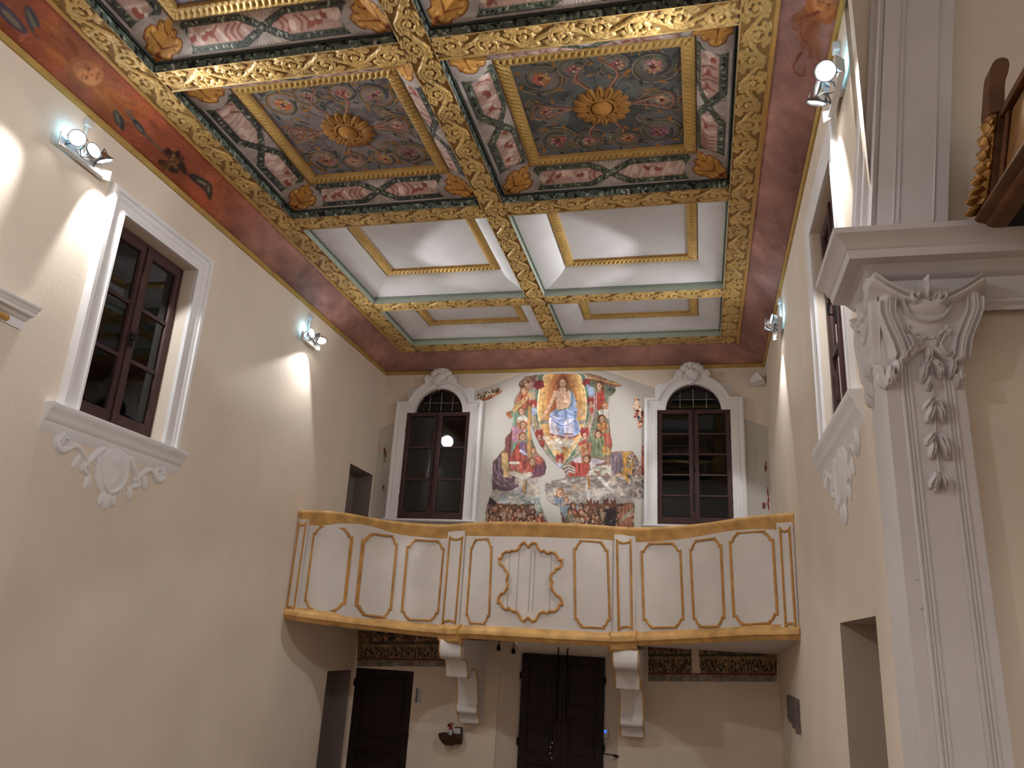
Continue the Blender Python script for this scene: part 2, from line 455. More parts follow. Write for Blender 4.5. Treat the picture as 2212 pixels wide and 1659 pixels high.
# ------------------------------------------------------------------ side windows
FR = [(0, 0), (0, .055), (.022, .055), (.03, .04), (.10, .035), (.11, .05), (.135, .06), (.15, .06), (.16, .082), (.20, .085), (.215, .06), (.22, 0)]
def side_window(name, mp, hb, hs, sp):
    t = tag(empty(name, mp(-5.85, 4.0, 0)), kind='structure')
    a, b, c, d = -6.45, -5.30, 4.03, 5.95
    s = MB(); s.mould([(-q, h * hs) for q, h in FR], [(b, 3.98), (b, d), (a, d), (a, 3.98)], mp, closed=False)
    s.obj('window_surround', M_WHITE, t, smooth=True)
    s = MB()      # moulded sill
    prof = [(h * sp, v) for h, v in [(0, 4.035), (.16, 4.035), (.165, 4.01), (.15, 3.985), (.11, 3.965), (.095, 3.93), (.075, 3.90), (.045, 3.885), (.03, 3.83), (0, 3.80)]]
    s.prism(prof, a - .33, b + .33, lambda h, v, u: mp(u, v, h)); s.obj('window_sill', M_WHITE, t, smooth=True)
    # two casements of three panes each, set back in the reveal
    s = MB(); s.mould([(0, hb - .06), (0, hb + .01), (.05, hb + .01), (.05, hb - .06)], rect(a, b, c, d), mp); s.obj('window_frame', M_WOOD, t)
    mid = (a + b) / 2
    for k, (u0, u1) in enumerate([(a + .03, mid - .004), (mid + .004, b - .03)]):
        z0, z1 = c + .02, d - .04
        s = MB(); s.mould([(0, hb - .03), (0, hb + .03), (.075, hb + .03), (.085, hb + .01), (.085, hb - .03)], rect(u0, u1, z0, z1), mp)
        s.box(u0, u1, z0, z0 + .16, hb - .03, hb + .029, lambda u, v, h: mp(u, v, h))
        H = (z1 - z0 - .16 - .085) / 3
        for q in (1, 2):
            zz = z0 + .16 + H * q
            s.box(u0 + .08, u1 - .08, zz - .02, zz + .02, hb - .028, hb + .022, lambda u, v, h: mp(u, v, h))
        if k == 1: s.box(u0 - .03, u0 + .02, z0, z1, hb + .02, hb + .048, lambda u, v, h: mp(u, v, h))
        cs = s.obj('casement', M_WOOD, t, bevel=.004)
        for q in range(3):
            g = MB(); z = z0 + .16 + H * q
            g.box(u0 + .07, u1 - .07, z + .015, z + H - .01, hb - .002, hb + .002, lambda u, v, h: mp(u, v, h)); g.obj('pane', M_GLASS, cs)
        if k == 1:
            g = MB(); zc = (z0 + z1) / 2 - .05
            g.box(u0 - .03, u0 + .02, zc - .07, zc + .07, hb + .045, hb + .06, lambda u, v, h: mp(u, v, h))
            g.tube([mp(u0 - .005, zc, hb + .05), mp(u0 - .005, zc, hb + .10), mp(u0 - .01, zc + .06, hb + .10), mp(u0 + .03, zc + .11, hb + .09)], .010)
            g.obj('handle', M_IRON, cs, smooth=True)
    # stucco cartouche hanging below the sill
    R = Relief(-.85, 0, .85, .62, .007)
    R.blob(0, .20, .21, .24, .055); R.groove(spline([(-.13, .08), (-.17, .2), (-.08, .36), (.06, .38)], 8), .03, .03)
    R.stroke(spline([(-.02, .40), (-.10, .33), (-.15, .20), (-.12, .06)], 8), .05, .07, .03); R.stroke(spline([(.04, .40), (.13, .33), (.17, .20), (.13, .06)], 8), .05, .065, .03)
    R.blob(0, .12, .09, .08, .075); R.blob(.02, .30, .05, .06, .07); R.leaf(.0, .40, PI * .5, .16, .09, .05); R.leaf(.05, .40, PI * .36, .13, .07, .045); R.leaf(-.03, .40, PI * .62, .14, .07, .045)
    for sg in (-1, 1):
        R.stroke(spline([(sg * .18, .05), (sg * .28, .15), (sg * .36, .26), (sg * .30, .30)], 8), .07, .05, .03)
        R.stroke(spline([(sg * .66, .04), (sg * .70, .12), (sg * .62, .17), (sg * .50, .10), (sg * .40, .14), (sg * .30, .24)], 8), .06, .05, .035)
        R.stroke(spiral(sg * .62, .10, .075, .02, 0 if sg > 0 else PI, sg * 1.2), .03, .05, .02)
        R.leaf(sg * .42, .16, PI * .5 + sg * -.4, .14, .06, .04); R.leaf(sg * .26, .30, PI * .5 - sg * .2, .13, .06, .045)
    R.blur(1)
    def mq(X, Y, Z): 
        u = -5.87 + X; v = 3.86 - Y
        return np.stack([Z * .6 + .004, u, v], -1) if mp is mpL else np.stack([W - .004 - Z * .5, u, v], -1)
    R.mesh('sill_ornament', mq, M_WHITE, t)
    return t
side_window('window_1', mpL, -.15, .8, .6); side_window('window_4', mpR, -.09, .45, .5)

# ------------------------------------------------------------------ arched windows of the back wall
def crest(parent, cx, cz, lean):
    R = Relief(-.32, -.36, .32, .16, .006)
    R.blob(0, -.02, .13, .13, .09); R.blob(0, -.05, .05, .04, .12); R.stroke(spline([(-.11, .02), (-.05, .09), (.05, .09), (.10, .0)], 6), .03, .10, .02)
    for sg in (-1, 1):
        R.blob(sg * .19, .0, .09, .085, .07, sg * .4); R.blob(sg * .11, -.10, .075, .075, .075); R.blob(sg * .235, .06, .05, .045, .05)
        R.stroke(spline([(sg * .10, .06), (sg * .20, -.06), (sg * .26, -.01), (sg * .23, .05)], 7), .03, .085, .02)
        R.leaf(sg * .04, -.08, -PI / 2 + sg * .55, .15, .07, .08)
    R.blob(lean * .01, -.17, .085, .08, .085); R.blob(lean * .02, -.26, .055, .06, .085); R.blob(lean * -.03, -.27, .035, .04, .075)
    R.groove(spline([(-.04, -.30), (0, -.22), (.02, -.16), (-.03, -.10)], 6), .02, .035); R.groove(spline([(-.10, -.06), (-.14, .02), (-.10, .08)], 6), .02, .03); R.groove(spline([(.10, -.06), (.14, .02), (.10, .08)], 6), .02, .03)
    R.stroke(spline([(0, .09), (.02, .12), (-.02, .15)], 5), .04, .06, .02); R.blur(1)
    R.mesh('crest', lambda X, Y, Z: np.stack([cx + X, -.05 - Z, cz - Y], -1), M_WHITE, parent)
def arch_window(name, cx, x0, x1, rows, lean):
    t = tag(empty(name, (cx, 0, 4.1)), kind='structure'); zs, r0, r1 = 5.89, .415, .575
    s = MB(); th = np.linspace(0, PI, 33)
    for i in range(32):
        a, b = th[i], th[i + 1]
        A = [(cx + r * math.cos(q), zs + r * math.sin(q)) for q in (a, b) for r in (r0, r1)]
        s.quad(mpB(*A[0], .063), mpB(*A[1], .063), mpB(*A[3], .063), mpB(*A[2], .063))
        s.quad(mpB(*A[1], .063), mpB(*A[1], -.02), mpB(*A[3], -.02), mpB(*A[3], .063))
        s.quad(mpB(*A[0], .063), mpB(*A[0], -.30), mpB(*A[2], -.30), mpB(*A[2], .063))
        def edge(q):      # from the arch band out to the sides of the rough opening
            c_, s_ = math.cos(q), math.sin(q); k_ = min(.58 / max(abs(c_), 1e-6), .44 / max(s_, 1e-6)); return (cx + c_ * max(k_, .5), zs + s_ * max(k_, .5))
        p_, q_ = (cx + .5 * math.cos(a), zs + .5 * math.sin(a)), (cx + .5 * math.cos(b), zs + .5 * math.sin(b))
        s.quad(mpB(*p_, .003), mpB(*edge(a), .003), mpB(*edge(b), .003), mpB(*q_, .003))
    for sg, xi in ((-1, x0), (1, x1)):
        xo = xi + sg * .19; l_, r_ = min(xi, xo), max(xi, xo)
        s.box(l_, r_, -.06, .0, 4.12, 6.08)
        q0, q1 = sorted((cx + sg * r0, xi)); s.box(q0, q1, -.056, .30, zs - .002, zs + .10)
    # outer roll and inner fillet
    arc = [(cx + .545 * math.cos(q), zs + .545 * math.sin(q)) for q in np.linspace(.30, PI - .30, 25)]
    out = [(x1 + .16, 4.12), (x1 + .16, 6.05), (x1 + .03, 6.05)] + arc[:] + [(x0 - .03, 6.05), (x0 - .16, 6.05), (x0 - .16, 4.12)]
    s.mould([(-.032, 0), (-.032, .085), (-.01, .095), (.012, .085), (.02, .06)], out, mpB, closed=False)
    arc = [(cx + .50 * math.cos(q), zs + .50 * math.sin(q)) for q in np.linspace(.42, PI - .42, 25)]
    inn = [(x1 + .105, 4.12), (x1 + .105, 6.0), (x1 - .02, 6.0)] + arc + [(x0 + .02, 6.0), (x0 - .105, 6.0), (x0 - .105, 4.12)]
    s.mould([(-.008, .058), (-.008, .068), (.008, .068), (.012, .058)], inn, mpB, closed=False)
    s.obj('window_surround', M_WHITE, t, smooth=True)
    s = MB(); s.box(x0 - .21, x1 + .22, -.13, .02, 4.095, 4.125); s.obj('window_sill', M_WHITE, t, bevel=.006)
    crest(t, cx - .01, 6.45, lean)
    # half-round light over the leaves
    s = MB(); a2 = [(cx + q * math.cos(k), zs + .0 + q * math.sin(k)) for q in (.415,) for k in np.linspace(0, PI, 29)]
    s.mould([(0, -.02), (0, -.10), (.045, -.10), (.045, -.02)], a2, mpB, closed=True); tr = s.obj('transom_frame', M_WOOD, t)
    g = MB(); g.prism([(cx + .385 * math.cos(k), zs + .385 * math.sin(k)) for k in np.linspace(0, PI, 25)], -.072, -.068, mpB); g.obj('pane', M_GLASS, tr)
    s = MB()
    for dx in (-.2, 0, .2): s.box(cx + dx - .006, cx + dx + .006, .055, .067, zs, zs + math.sqrt(.38 ** 2 - dx * dx))
    s.box(cx - .33, cx + .33, .056, .066, zs + .19, zs + .20); s.obj('glazing_bars', M_LEAD, t)
    # two tall leaves standing slightly in front of the opening
    for k, (a, b) in enumerate([(x0 + .004, cx - .004), (cx + .004, x1 - .004)]):
        z0, z1 = 4.13, 5.90; s = MB()
        s.mould([(0, -.02), (0, .035), (.06, .035), (.07, .02), (.07, -.02)], rect(a, b, z0, z1), mpB)
        s.box(a + .05, b - .05, -.03, .01, z0, z0 + .12)
        zz = np.linspace(z0 + .12, z1 - .07, rows + 1)
        for q in zz[1:-1]: s.box(a + .06, b - .06, -.028, .012, q - .014, q + .014)
        if k == 0: s.box(b - .03, b + .012, -.055, -.03, z0, z1)
        lf = s.obj('window_leaf', M_WOOD, t, bevel=.004)
        for q in range(rows):
            g = MB(); g.box(a + .06, b - .06, -.004, 0.0, zz[q] + .012, zz[q + 1] - .012); g.obj('pane', M_GLASS, lf)
        for zz2 in (4.45, 5.55):
            hx = a - .01 if k == 0 else b + .01
            g = MB(); g.tube([(hx, -.04, zz2), (hx, -.04, zz2 + .07)], .012); g.obj('hinge', M_IRON, lf)
        if k == 0:
            g = MB(); g.tube([(b - .005, -.06, z0 + .2), (b - .005, -.06, z1 + .03)], .009); g.tube([(b - .005, -.06, 5.0), (b - .005, -.10, 5.0), (b + .02, -.10, 4.9)], .011); g.obj('bolt_rod', M_IRON, lf)
    return t
arch_window('window_2', *WINS[0], 3, 1); arch_window('window_3', *WINS[1], 5, -1)

# ------------------------------------------------------------------ doors
t = tag(empty('door_1', (.51, .05, ZF)), kind='structure')
s = MB(); s.box(.05, .97, .03, .09, ZF, 1.855); s.mould([(0, -.03), (0, 0.0), (.10, 0.0), (.11, -.02), (.11, -.03)], rect(.05, .97, ZF, 1.855), mpB)
s.box(.15, .87, -.0, .04, .72, .88); s.obj('door_leaf', M_DOOR, t, bevel=.005)
for z0, z1 in ((ZF + .14, .68), (.92, 1.72)):
    s = MB(); s.prism(rect(.20, .82, z0, z1), -.03, -.012, mpB); s.obj('door_panel', M_DOOR, t, bevel=.008)
for zz in (.35, 1.6):
    s = MB(); s.tube([(.045, -.012, zz), (.045, -.012, zz + .1)], .016); s.obj('hinge', M_IRON, t)
s = MB(); s.tube([(.94, 0, .98), (.94, -.05, .98), (1.0, -.06, .98)], .009); s.obj('handle', M_IRON, t)

t = tag(empty('door_2', (3.18, .30, ZF)), kind='structure')
for k, (a, b) in enumerate([(2.575, 3.176), (3.184, 3.79)]):
    s = MB(); s.box(a, b, .27, .33, ZF, 2.215); yb = lambda u, v, h: (u, .27 - h, v)
    s.mould([(0, 0), (0, .02), (.10, .02), (.115, .005), (.115, 0)], rect(a, b, ZF, 2.21), yb)
    for zz in (.78, 1.46): s.box(a + .08, b - .08, .252, .28, zz - .06, zz + .06)
    if k == 0: s.box(b - .035, b + .02, .235, .25, ZF, 2.21)
    lf = s.obj('door_leaf', M_DOOR, t, bevel=.005)
    for z0, z1 in ((ZF + .16, .68), (.88, 1.36), (1.56, 2.06)):
        s = MB(); s.prism(rect(a + .15, b - .15, z0, z1), 0, .014, yb); s.obj('door_panel', M_DOOR, lf, bevel=.006)
    for zz in (.95, 1.85):
        hx = a - .012 if k == 0 else b + .012
        s = MB(); s.tube([(hx, .255, zz), (hx, .255, zz + .10)], .018); s.obj('hinge', M_IRON, lf)
    bx = b - .06 if k == 0 else a + .07
    s = MB(); s.tube([(bx, .235, 1.3), (bx, .235, 2.29), (bx + .004, .235, 2.33)], .012, r2=.006); s.obj('bolt_rod', M_IRON, lf)
M_STEEL = mat('bright_steel', (205, 200, 205), 0.25, 0, metal=0.9)
lf = [o for o in bpy.data.objects if o.name.startswith('door_leaf') and o.parent is t][0]
for i, (dx, zz) in enumerate([(-.10, 1.02), (-.125, .96), (-.125, .88), (-.10, .82)]):
    s = MB(); s.lathe([(0, .02), (.010, .018), (.014, .008), (.014, 0)], Matrix.Translation((3.176 + dx, .235, zz)) @ Matrix.Rotation(PI / 2, 4, 'X'), 10); s.obj('lock_stud', M_STEEL, lf, smooth=True)
s = MB(); s.tube([(3.79, .25, .985), (3.84, .02, .965), (4.02, -.02, .955)], .008); s.tube([(3.98, -.02, .955), (4.045, -.025, .952)], .022, r2=.012); s.obj('door_stay', M_IRON, t, smooth=True)
# ================================================================== carved beams
def gold_tile(period=.52, width=.26, step=.004):
    R = Relief(0, -width / 2, period, width / 2, step)
    def per(f):
        for k in (-period, 0, period): f(k)
    u = np.linspace(-.1, period + .1, 60); vine = np.stack([u, .052 * np.sin(2 * PI * u / period)], 1)
    R.stroke(vine, .044, .020)
    for ph, sg in ((.25, -1), (.75, 1)):
        c = ph * period
        def one(k, c=c, sg=sg):
            cx, cy = c + k, sg * .018
            sp = spiral(cx, cy, .095, .022, -sg * PI * .5, -sg * 1.35, 30); R.stroke(sp, .046, .024, .026); R.groove(sp[:22], .008, .010)
            R.blob(cx, cy, .026, .026, .026)
            for a in np.linspace(0, 2 * PI, 7)[:-1]:
                R.leaf(cx + .03 * math.cos(a), cy + .03 * math.sin(a), a, .055, .034, .018)
            for a in (-.9, -.2, .5, 1.2, 2.0, 2.8):
                x = cx + .085 * math.cos(a); y = cy + .075 * math.sin(a) * sg
                R.leaf(x, y, a * sg, .068, .044, .021)
            R.leaf(cx - .13, sg * .085, .3 * sg, .11, .06, .022); R.leaf(cx + .07, -sg * .095, PI - .3 * sg, .10, .05, .022); R.leaf(cx - .04, -sg * .10, .5 * sg, .09, .05, .02)
            R.leaf(cx + .12, sg * .10, PI + .4 * sg, .10, .055, .022); R.leaf(cx + .02, sg * .115, .1, .09, .04, .02)
        per(one)
    R.blur(1)
    return R
TILE = gold_tile()
def gold_strip(name, parent, p0, p1, width, step, seed, z=ZC):
    """carved underside between two ceiling points; relief hangs down"""
    p0 = np.array(p0, float); p1 = np.array(p1, float); L = np.hypot(*(p1 - p0)); d = (p1 - p0) / L; nrm = np.array([-d[1], d[0]])
    nu = int(L / step) + 1; nv = int(width / step) + 1
    u = np.linspace(0, L, nu); v = np.linspace(-width / 2, width / 2, nv)
    per = TILE.X[-1]; rep = max(1, round(L / per)); uu = (u / L * rep * per) % per
    iu = np.clip((uu / TILE.st).astype(int), 0, TILE.w - 1); jv = np.clip(((v / width + .5) * (TILE.h - 1)).astype(int), 0, TILE.h - 1)
    Z = TILE.z[jv][:, iu] * (1 + .5 * (fbm(nv, nu, 12, seed) - .5))
    gap = (Z < .004) & (fbm(nv, nu, 9, seed + 5, 3) > .50)
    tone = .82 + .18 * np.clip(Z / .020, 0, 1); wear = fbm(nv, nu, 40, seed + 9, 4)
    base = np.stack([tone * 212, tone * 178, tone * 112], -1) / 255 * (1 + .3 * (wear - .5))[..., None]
    base = np.where(gap[..., None], np.array([52, 64, 76]) / 255, base)
    edge = np.abs(v) > width / 2 - .012
    base[edge] = np.array([204, 172, 110]) / 255; Z[edge] = .012
    P = np.zeros((nv, nu, 3)); P[..., 0] = p0[0] + d[0] * u[None] + nrm[0] * v[:, None]; P[..., 1] = p0[1] + d[1] * u[None] + nrm[1] * v[:, None]
    P[..., 2] = z + .018 - Z
    return grid_obj(name, P, base, None, M_CARVE, parent)
# green marbled paint of the beam sides
def speckle(nv, nu, seed, dark):
    g = fbm(nv, nu, 6, seed); base = np.ones((nv, nu, 3)) * np.array((88, 98, 88)) / 255
    base = base * (1 + .5 * (g - .5))[..., None]
    k1 = fbm(nv, nu, 2.4, seed + 2, 1); k2 = fbm(nv, nu, 2.4, seed + 3, 1)
    base = np.where((k1 > .66)[..., None], np.array((24, 26, 27)) / 255, base); base = np.where((k2 > .80)[..., None], np.array((165, 172, 165)) / 255, base)
    return base
def beam_side(name, parent, a, b, green, seed):
    """upright face between ceiling points a and b (seen from the coffer), z from the beam underside to the cove"""
    a = np.array(a, float); b = np.array(b, float); L = np.hypot(*(b - a)); st = .010 if green else .1
    nu = int(L / st) + 2; nv = 9
    t = np.linspace(0, 1, nu); zz = np.linspace(ZC + .004, 6.815, nv); P = np.zeros((nv, nu, 3))
    P[..., 0] = a[0] + (b - a)[0] * t; P[..., 1] = a[1] + (b - a)[1] * t; P[..., 2] = zz[:, None]
    c = speckle(nv, nu, seed, True) if green else np.ones((nv, nu, 3)) * np.array((158, 168, 156)) / 255
    return grid_obj(name, P, c, None, M_PAINT, parent)

XL0, XL1, XM0, XM1, XR0, XR1 = .555, .815, 2.99, 3.24, 5.53, 5.77
ROWS = [(-9.47, -7.32), (-7.07, -4.92), (-4.66, -2.58), (-2.32, -.98)]      # coffer openings, near to far
BEAM_Y = [(-7.32, -7.07), (-4.92, -4.66), (-2.58, -2.32), (-.98, -.68)]
def body(mb, x0, x1, y0, y1): mb.box(x0 + .012, x1 - .012, y0 + .012, y1 - .012, ZC + .016, 7.25)
M_BODY = mat('beam_timber', (150, 116, 64), 0.7, 0.15, 6)
spec = [('gilded carved ceiling beam running along the left wall frieze', (XL0 + XL1) / 2, XL1 - XL0, 1), ('gilded carved ceiling beam down the middle of the ceiling', (XM0 + XM1) / 2, XM1 - XM0, 2), ('gilded carved ceiling beam running along the right wall frieze', (XR0 + XR1) / 2, XR1 - XR0, 3)]
for lab, xc, wd, sd in spec:
    t = thing('ceiling_beam', lab, 'ceiling beam', (xc, -5, ZC), 'long gilded ceiling beams')
    s = MB(); body(s, xc - wd / 2, xc + wd / 2, -9.75, -.66); s.obj('beam_core', M_BODY, t)
    gold_strip('carved_face', t, (xc, -9.75), (xc, -.66), wd, .006, 40 + sd)
    if sd != 2:    # plain gilt lip against the frieze
        e = XL0 if sd == 1 else XR1; s = MB()
        s.box(min(e, e + (.03 if sd == 3 else -.03)), max(e, e + (.03 if sd == 3 else -.03)), -9.75, -.66, ZC - .004, ZC + .03); s.obj('edge_lip', M_GOLDP, t)
ROWN = ['beyond the nearest dark coffers', 'between the painted and the white coffers', 'between the two rows of white coffers', 'at the far end of the ceiling above the back wall']
for r, (y0, y1) in enumerate(BEAM_Y):
    for k, (x0, x1) in enumerate([(XL1, XM0), (XM1, XR0)]):
        t = thing('ceiling_crossbeam', 'gilded carved crossbeam %s, %s half' % (ROWN[r], ('left', 'right')[k]), 'ceiling beam', ((x0 + x1) / 2, (y0 + y1) / 2, ZC), 'gilded crossbeams')
        s = MB(); body(s, x0, x1, y0, y1); s.obj('beam_core', M_BODY, t)
        gold_strip('carved_face', t, (x0, (y0 + y1) / 2), (x1, (y0 + y1) / 2), y1 - y0, .005 if r < 2 else .008, 60 + r * 2 + k)

# ================================================================== coffers
def cove_fn(t):
    a = t * PI / 2
    return .72 * np.sin(a) + .28 * t, .72 * (1 - np.cos(a)) + .28 * t       # inward, upward
def acanthus(p, V, run, L, seed):
    """ochre leaf filling both corners of a painted cove side"""
    for flip in (0, 1):
        X = (lambda x: L - x) if flip else (lambda x: x)
        q = lambda pts: [(X(a), b) for a, b in pts]
        p.ell(X(.20), .15, .22, .18, (172, 164, 158), 0); p.ell(X(.20), .15, .215, .175, (160, 150, 146), 0, .6)
        tip = (run * 1.0, V * .98)
        p.poly(q([(0, 0), (.09, .03), (.17, .02), (.20, .055), (.27, .07), (.33, .12), (.345, .17), (.31, .20), (.33, .245), (.29, .27), (.31, .31), (.26, .35), (0, .36)]), (190, 140, 70))
        p.poly(q([(0, 0), (.07, .035), (.13, .12), (.19, .20), (.22, .30), (.2, .36), (0, .36)]), (176, 120, 58), .8)
        for pts in ([(.01, .02), (.09, .12), (.16, .24), (.22, .36)], [(.08, .11), (.18, .12), (.29, .13)], [(.13, .20), (.22, .22), (.31, .25)], [(.09, .03), (.17, .02), (.20, .055), (.27, .07), (.33, .12), (.345, .17), (.31, .20), (.33, .245), (.29, .27)]):
            p.stroke(q(spline(pts, 4)), .011, (112, 58, 24))
        for x, y in ((.17, .055), (.27, .10), (.30, .16), (.28, .235), (.12, .07)):
            p.ell(X(x), y, .024, .007, (222, 180, 116), .6 * (-1 if flip else 1))
        for x, y in ((.25, .085), (.285, .19)): p.ell(X(x), y, .016, .007, (104, 58, 32), .4)
        p.ell(X(.07), .055, .035, .022, (150, 84, 40), .5); p.ell(X(.075), .055, .02, .012, (92, 48, 30), .5)
def side_paint(L, V, run, seed, green=(74, 80, 72)):
    p = Paint(0, 0, L, V, .006, (150, 138, 134)); rg = np.random.default_rng(seed)
    for x in np.arange(0, L, .035): p.stroke([(x, 0), (x + .03, V)], .012, (168, 156, 150), alpha=.6)
    p.stroke([(0, .008), (L, .008)], .03, (40, 40, 38)); p.stroke([(0, .03), (L, .03)], .014, (186, 180, 176))
    c = L / 2; lo, hi, e = .075, .295, .40
    # pink marble fields
    for sg in (-1, 1):
        f = [(c + sg * (c - e - .05), lo + .03), (c + sg * .22, lo + .03), (c + sg * .06, (lo + hi) / 2), (c + sg * .22, hi - .03), (c + sg * (c - e - .05), hi - .03)]
        p.poly(f, (184, 152, 142)); xs = np.arange(.10, c - e - .06, .055)
        for i, x in enumerate(xs):
            y = rg.uniform(lo + .07, hi - .07); k = rg.integers(0, 4)
            if k == 0: p.ell(c + sg * (x + .04), y, .03, .045, (212, 192, 180), rg.uniform(-.6, .6))
            elif k == 1: p.stroke([(c + sg * (x + .03), lo + .05), (c + sg * (x + .09), hi - .05)], .034, (206, 186, 176))
            elif k == 2: p.stroke(spline([(c + sg * (x + .02), hi - .05), (c + sg * (x + .07), (lo + hi) / 2), (c + sg * (x + .05), lo + .05)], 4), .022, (146, 98, 86))
            else: p.ell(c + sg * (x + .04), y, .04, .024, (150, 84, 70), rg.uniform(-1, 1)); p.ell(c + sg * (x + .05), y + .03, .02, .015, (215, 196, 184))
    # pale fans above and below the crossing
    for y0, y1 in ((lo - .03, lo + .07), (hi + .03, hi - .07)):
        for dx in np.linspace(-.10, .10, 7): p.stroke([(c + dx, y0), (c + dx * .15, y1)], .012, (196, 186, 178), .004)
    # interlaced green-black straps
    def strap(pts):
        p.stroke(pts, .062, (26, 27, 26)); p.stroke(pts, .050, green)
        P = spline(pts, 3)
        for a in range(0, len(pts) - 1):
            a0, a1 = np.array(pts[a]), np.array(pts[a + 1]); n = max(int(np.hypot(*(a1 - a0)) / .022), 1)
            for i in range(n):
                b = a0 + (a1 - a0) * (i + .5) / n + rg.normal(0, .009, 2); an = rg.uniform(0, 3); o = np.array([math.cos(an), math.sin(an)]) * rg.uniform(.006, .015)
                p.stroke([b - o, b + o], rg.uniform(.006, .014), (20, 21, 22) if rg.random() < .62 else (170, 174, 164))
    for sg in (-1, 1):
        strap([(c + sg * (c - e), hi), (c + sg * (c - e + .02), (lo + hi) / 2), (c + sg * (c - e), lo)])
        for v in (lo, hi): strap([(c + sg * (c - e - .02), v), (c + sg * .20, v)])
    strap([(c - .20, lo), (c + .20, hi)]); strap([(c - .20, hi), (c + .20, lo)])
    acanthus(p, V, run, L, seed)
    p.grain(.16, 18, seed)
    return p
def leaf2(p, x, y, a, L, c=(58, 62, 66)):
    p.ell(x + math.cos(a) * L / 2, y + math.sin(a) * L / 2, L / 2, L * .17, c, a); p.ell(x + math.cos(a) * L * .6, y + math.sin(a) * L * .6 - .008, L * .3, L * .07, (122, 116, 100), a)
def coffer_paint_panel(kind):
    """grotesque scrollwork panel, drawn in unit metres on a 1.40 x 1.38 field"""
    w, h = 1.44, 1.40; dark = kind == 1
    p = Paint(0, 0, w, h, .005, (142, 136, 140) if not dark else (112, 118, 120)); rg = np.random.default_rng(20 + kind)
    gr = fbm(p.h, p.w, 60, 3 + kind)
    p.a = p.a * (1 - .35 * (gr > .55)[..., None] * .5) + .0
    for x, y, r in ((.2, .1, .3), (w - .15, .12, .34), (w * .5, .06, .25)): p.ell(x, y, r, r * .4, (118, 126, 158), 0, .45)
    scroll = ((84, 90, 88), (150, 118, 78)) if not dark else ((84, 90, 84), (122, 116, 92))
    flow = ((158, 104, 92), (182, 142, 128), (186, 132, 84), (138, 100, 100))
    cx, cy = w / 2, h / 2
    spots = [(.25, .25, .20), (.54, .19, .16), (.90, .19, .16), (1.19, .25, .20), (.20, .70, .15), (1.24, .70, .15), (.25, 1.14, .20), (.54, 1.21, .15), (.90, 1.21, .15), (1.19, 1.14, .20)]
    for k in range(70):
        x, y = rg.uniform(.04, w - .04), rg.uniform(.04, h - .04)
        if math.hypot(x - cx, y - cy) < .30: continue
        r = rg.uniform(.035, .085); sp = spiral(x, y, r, r * .25, rg.uniform(0, 6), rg.choice((-1, 1)) * 1.1, 16); c = ((86, 92, 88), (122, 98, 90), (70, 74, 84), (150, 116, 96))[k % 4]
        p.stroke(sp, r * .34, c, r * .1); p.stroke(sp + .004, r * .08, (186, 168, 150), r * .03)
        leaf2(p, x, y, rg.uniform(0, 6), r * 1.6, c)
    for i, (x, y, r) in enumerate(spots):
        s = 1 if (x < cx) ^ (y < cy) else -1; a = rg.uniform(0, 6)
        sp = spiral(x, y, r * 1.02, r * .55, a, s * 1.15, 30)
        p.ell(x, y, r * .8, r * .8, (156, 142, 138) if not dark else (128, 126, 122), 0, .7); p.stroke(sp + .010, r * .30, (70, 72, 76), r * .12); p.stroke(sp, r * .26, scroll[0], r * .10); p.stroke(spiral(x, y, r * .92, r * .5, a + .3, s * 1.0, 26), r * .12, scroll[1], r * .06); p.stroke(spiral(x, y, r * 1.1, r * .7, a + .2, s * .8, 22), r * .05, (196, 178, 158), r * .03)
        p.stroke([sp[0], (sp[0] + np.array([cx, cy])) / 2], r * .12, scroll[0], .006)
        for k in range(7):
            b = a + k * .9; p.ell(x + r * 1.05 * math.cos(b), y + r * 1.05 * math.sin(b), r * .20, r * .08, (66, 74, 66) if k % 2 else (172, 122, 66), b + .7)
        f = flow[i % 4]
        for k in range(9):
            b = k * 2 * PI / 9; p.ell(x + r * .22 * math.cos(b), y + r * .22 * math.sin(b), r * .22, r * .12, tuple(np.array(f) + rg.integers(-22, 22, 3)), b)
        p.ell(x, y, r * .14, r * .14, (110, 66, 60))
        for k in range(7):
            b = rg.uniform(0, 6.3); q = r * rg.uniform(.1, .4); p.ell(x + q * math.cos(b), y + q * math.sin(b), .012, .006, (226, 204, 186), b)
    for sg in (-1, 1):
        for pts in ([(cx + sg * .25, cy), (cx + sg * .42, cy - .04), (cx + sg * .58, cy - .10), (cx + sg * .63, cy)], [(cx + sg * .25, cy), (cx + sg * .42, cy + .04), (cx + sg * .58, cy + .10), (cx + sg * .63, cy)], [(cx + sg * .1, cy - .26), (cx + sg * .16, cy - .40), (cx + sg * .05, cy - .55)], [(cx + sg * .1, cy + .26), (cx + sg * .18, cy + .42), (cx + sg * .04, cy + .6)]):
            p.stroke(spline(pts, 6), .035, (138, 84, 74), .012); p.stroke(spline(pts, 6) - .008, .010, (206, 176, 150), .004)
    for k in range(120):
        b = rg.uniform(0, 6.3); x, y = rg.uniform(.05, w - .05), rg.uniform(.05, h - .05); o = np.array([math.cos(b), math.sin(b)]) * rg.uniform(.01, .03)
        p.stroke([(x - o[0], y - o[1]), (x + o[0], y + o[1])], .010, ((44, 46, 54), (66, 72, 92), (168, 150, 130), (150, 90, 60))[rg.integers(0, 4)], .004)
    for a, b in (((0, 0), (w, 0)), ((0, h), (w, h)), ((0, 0), (0, h)), ((w, 0), (w, h))): p.stroke([a, b], .024, (38, 48, 92))
    p.grain(.2, 30, kind); return p
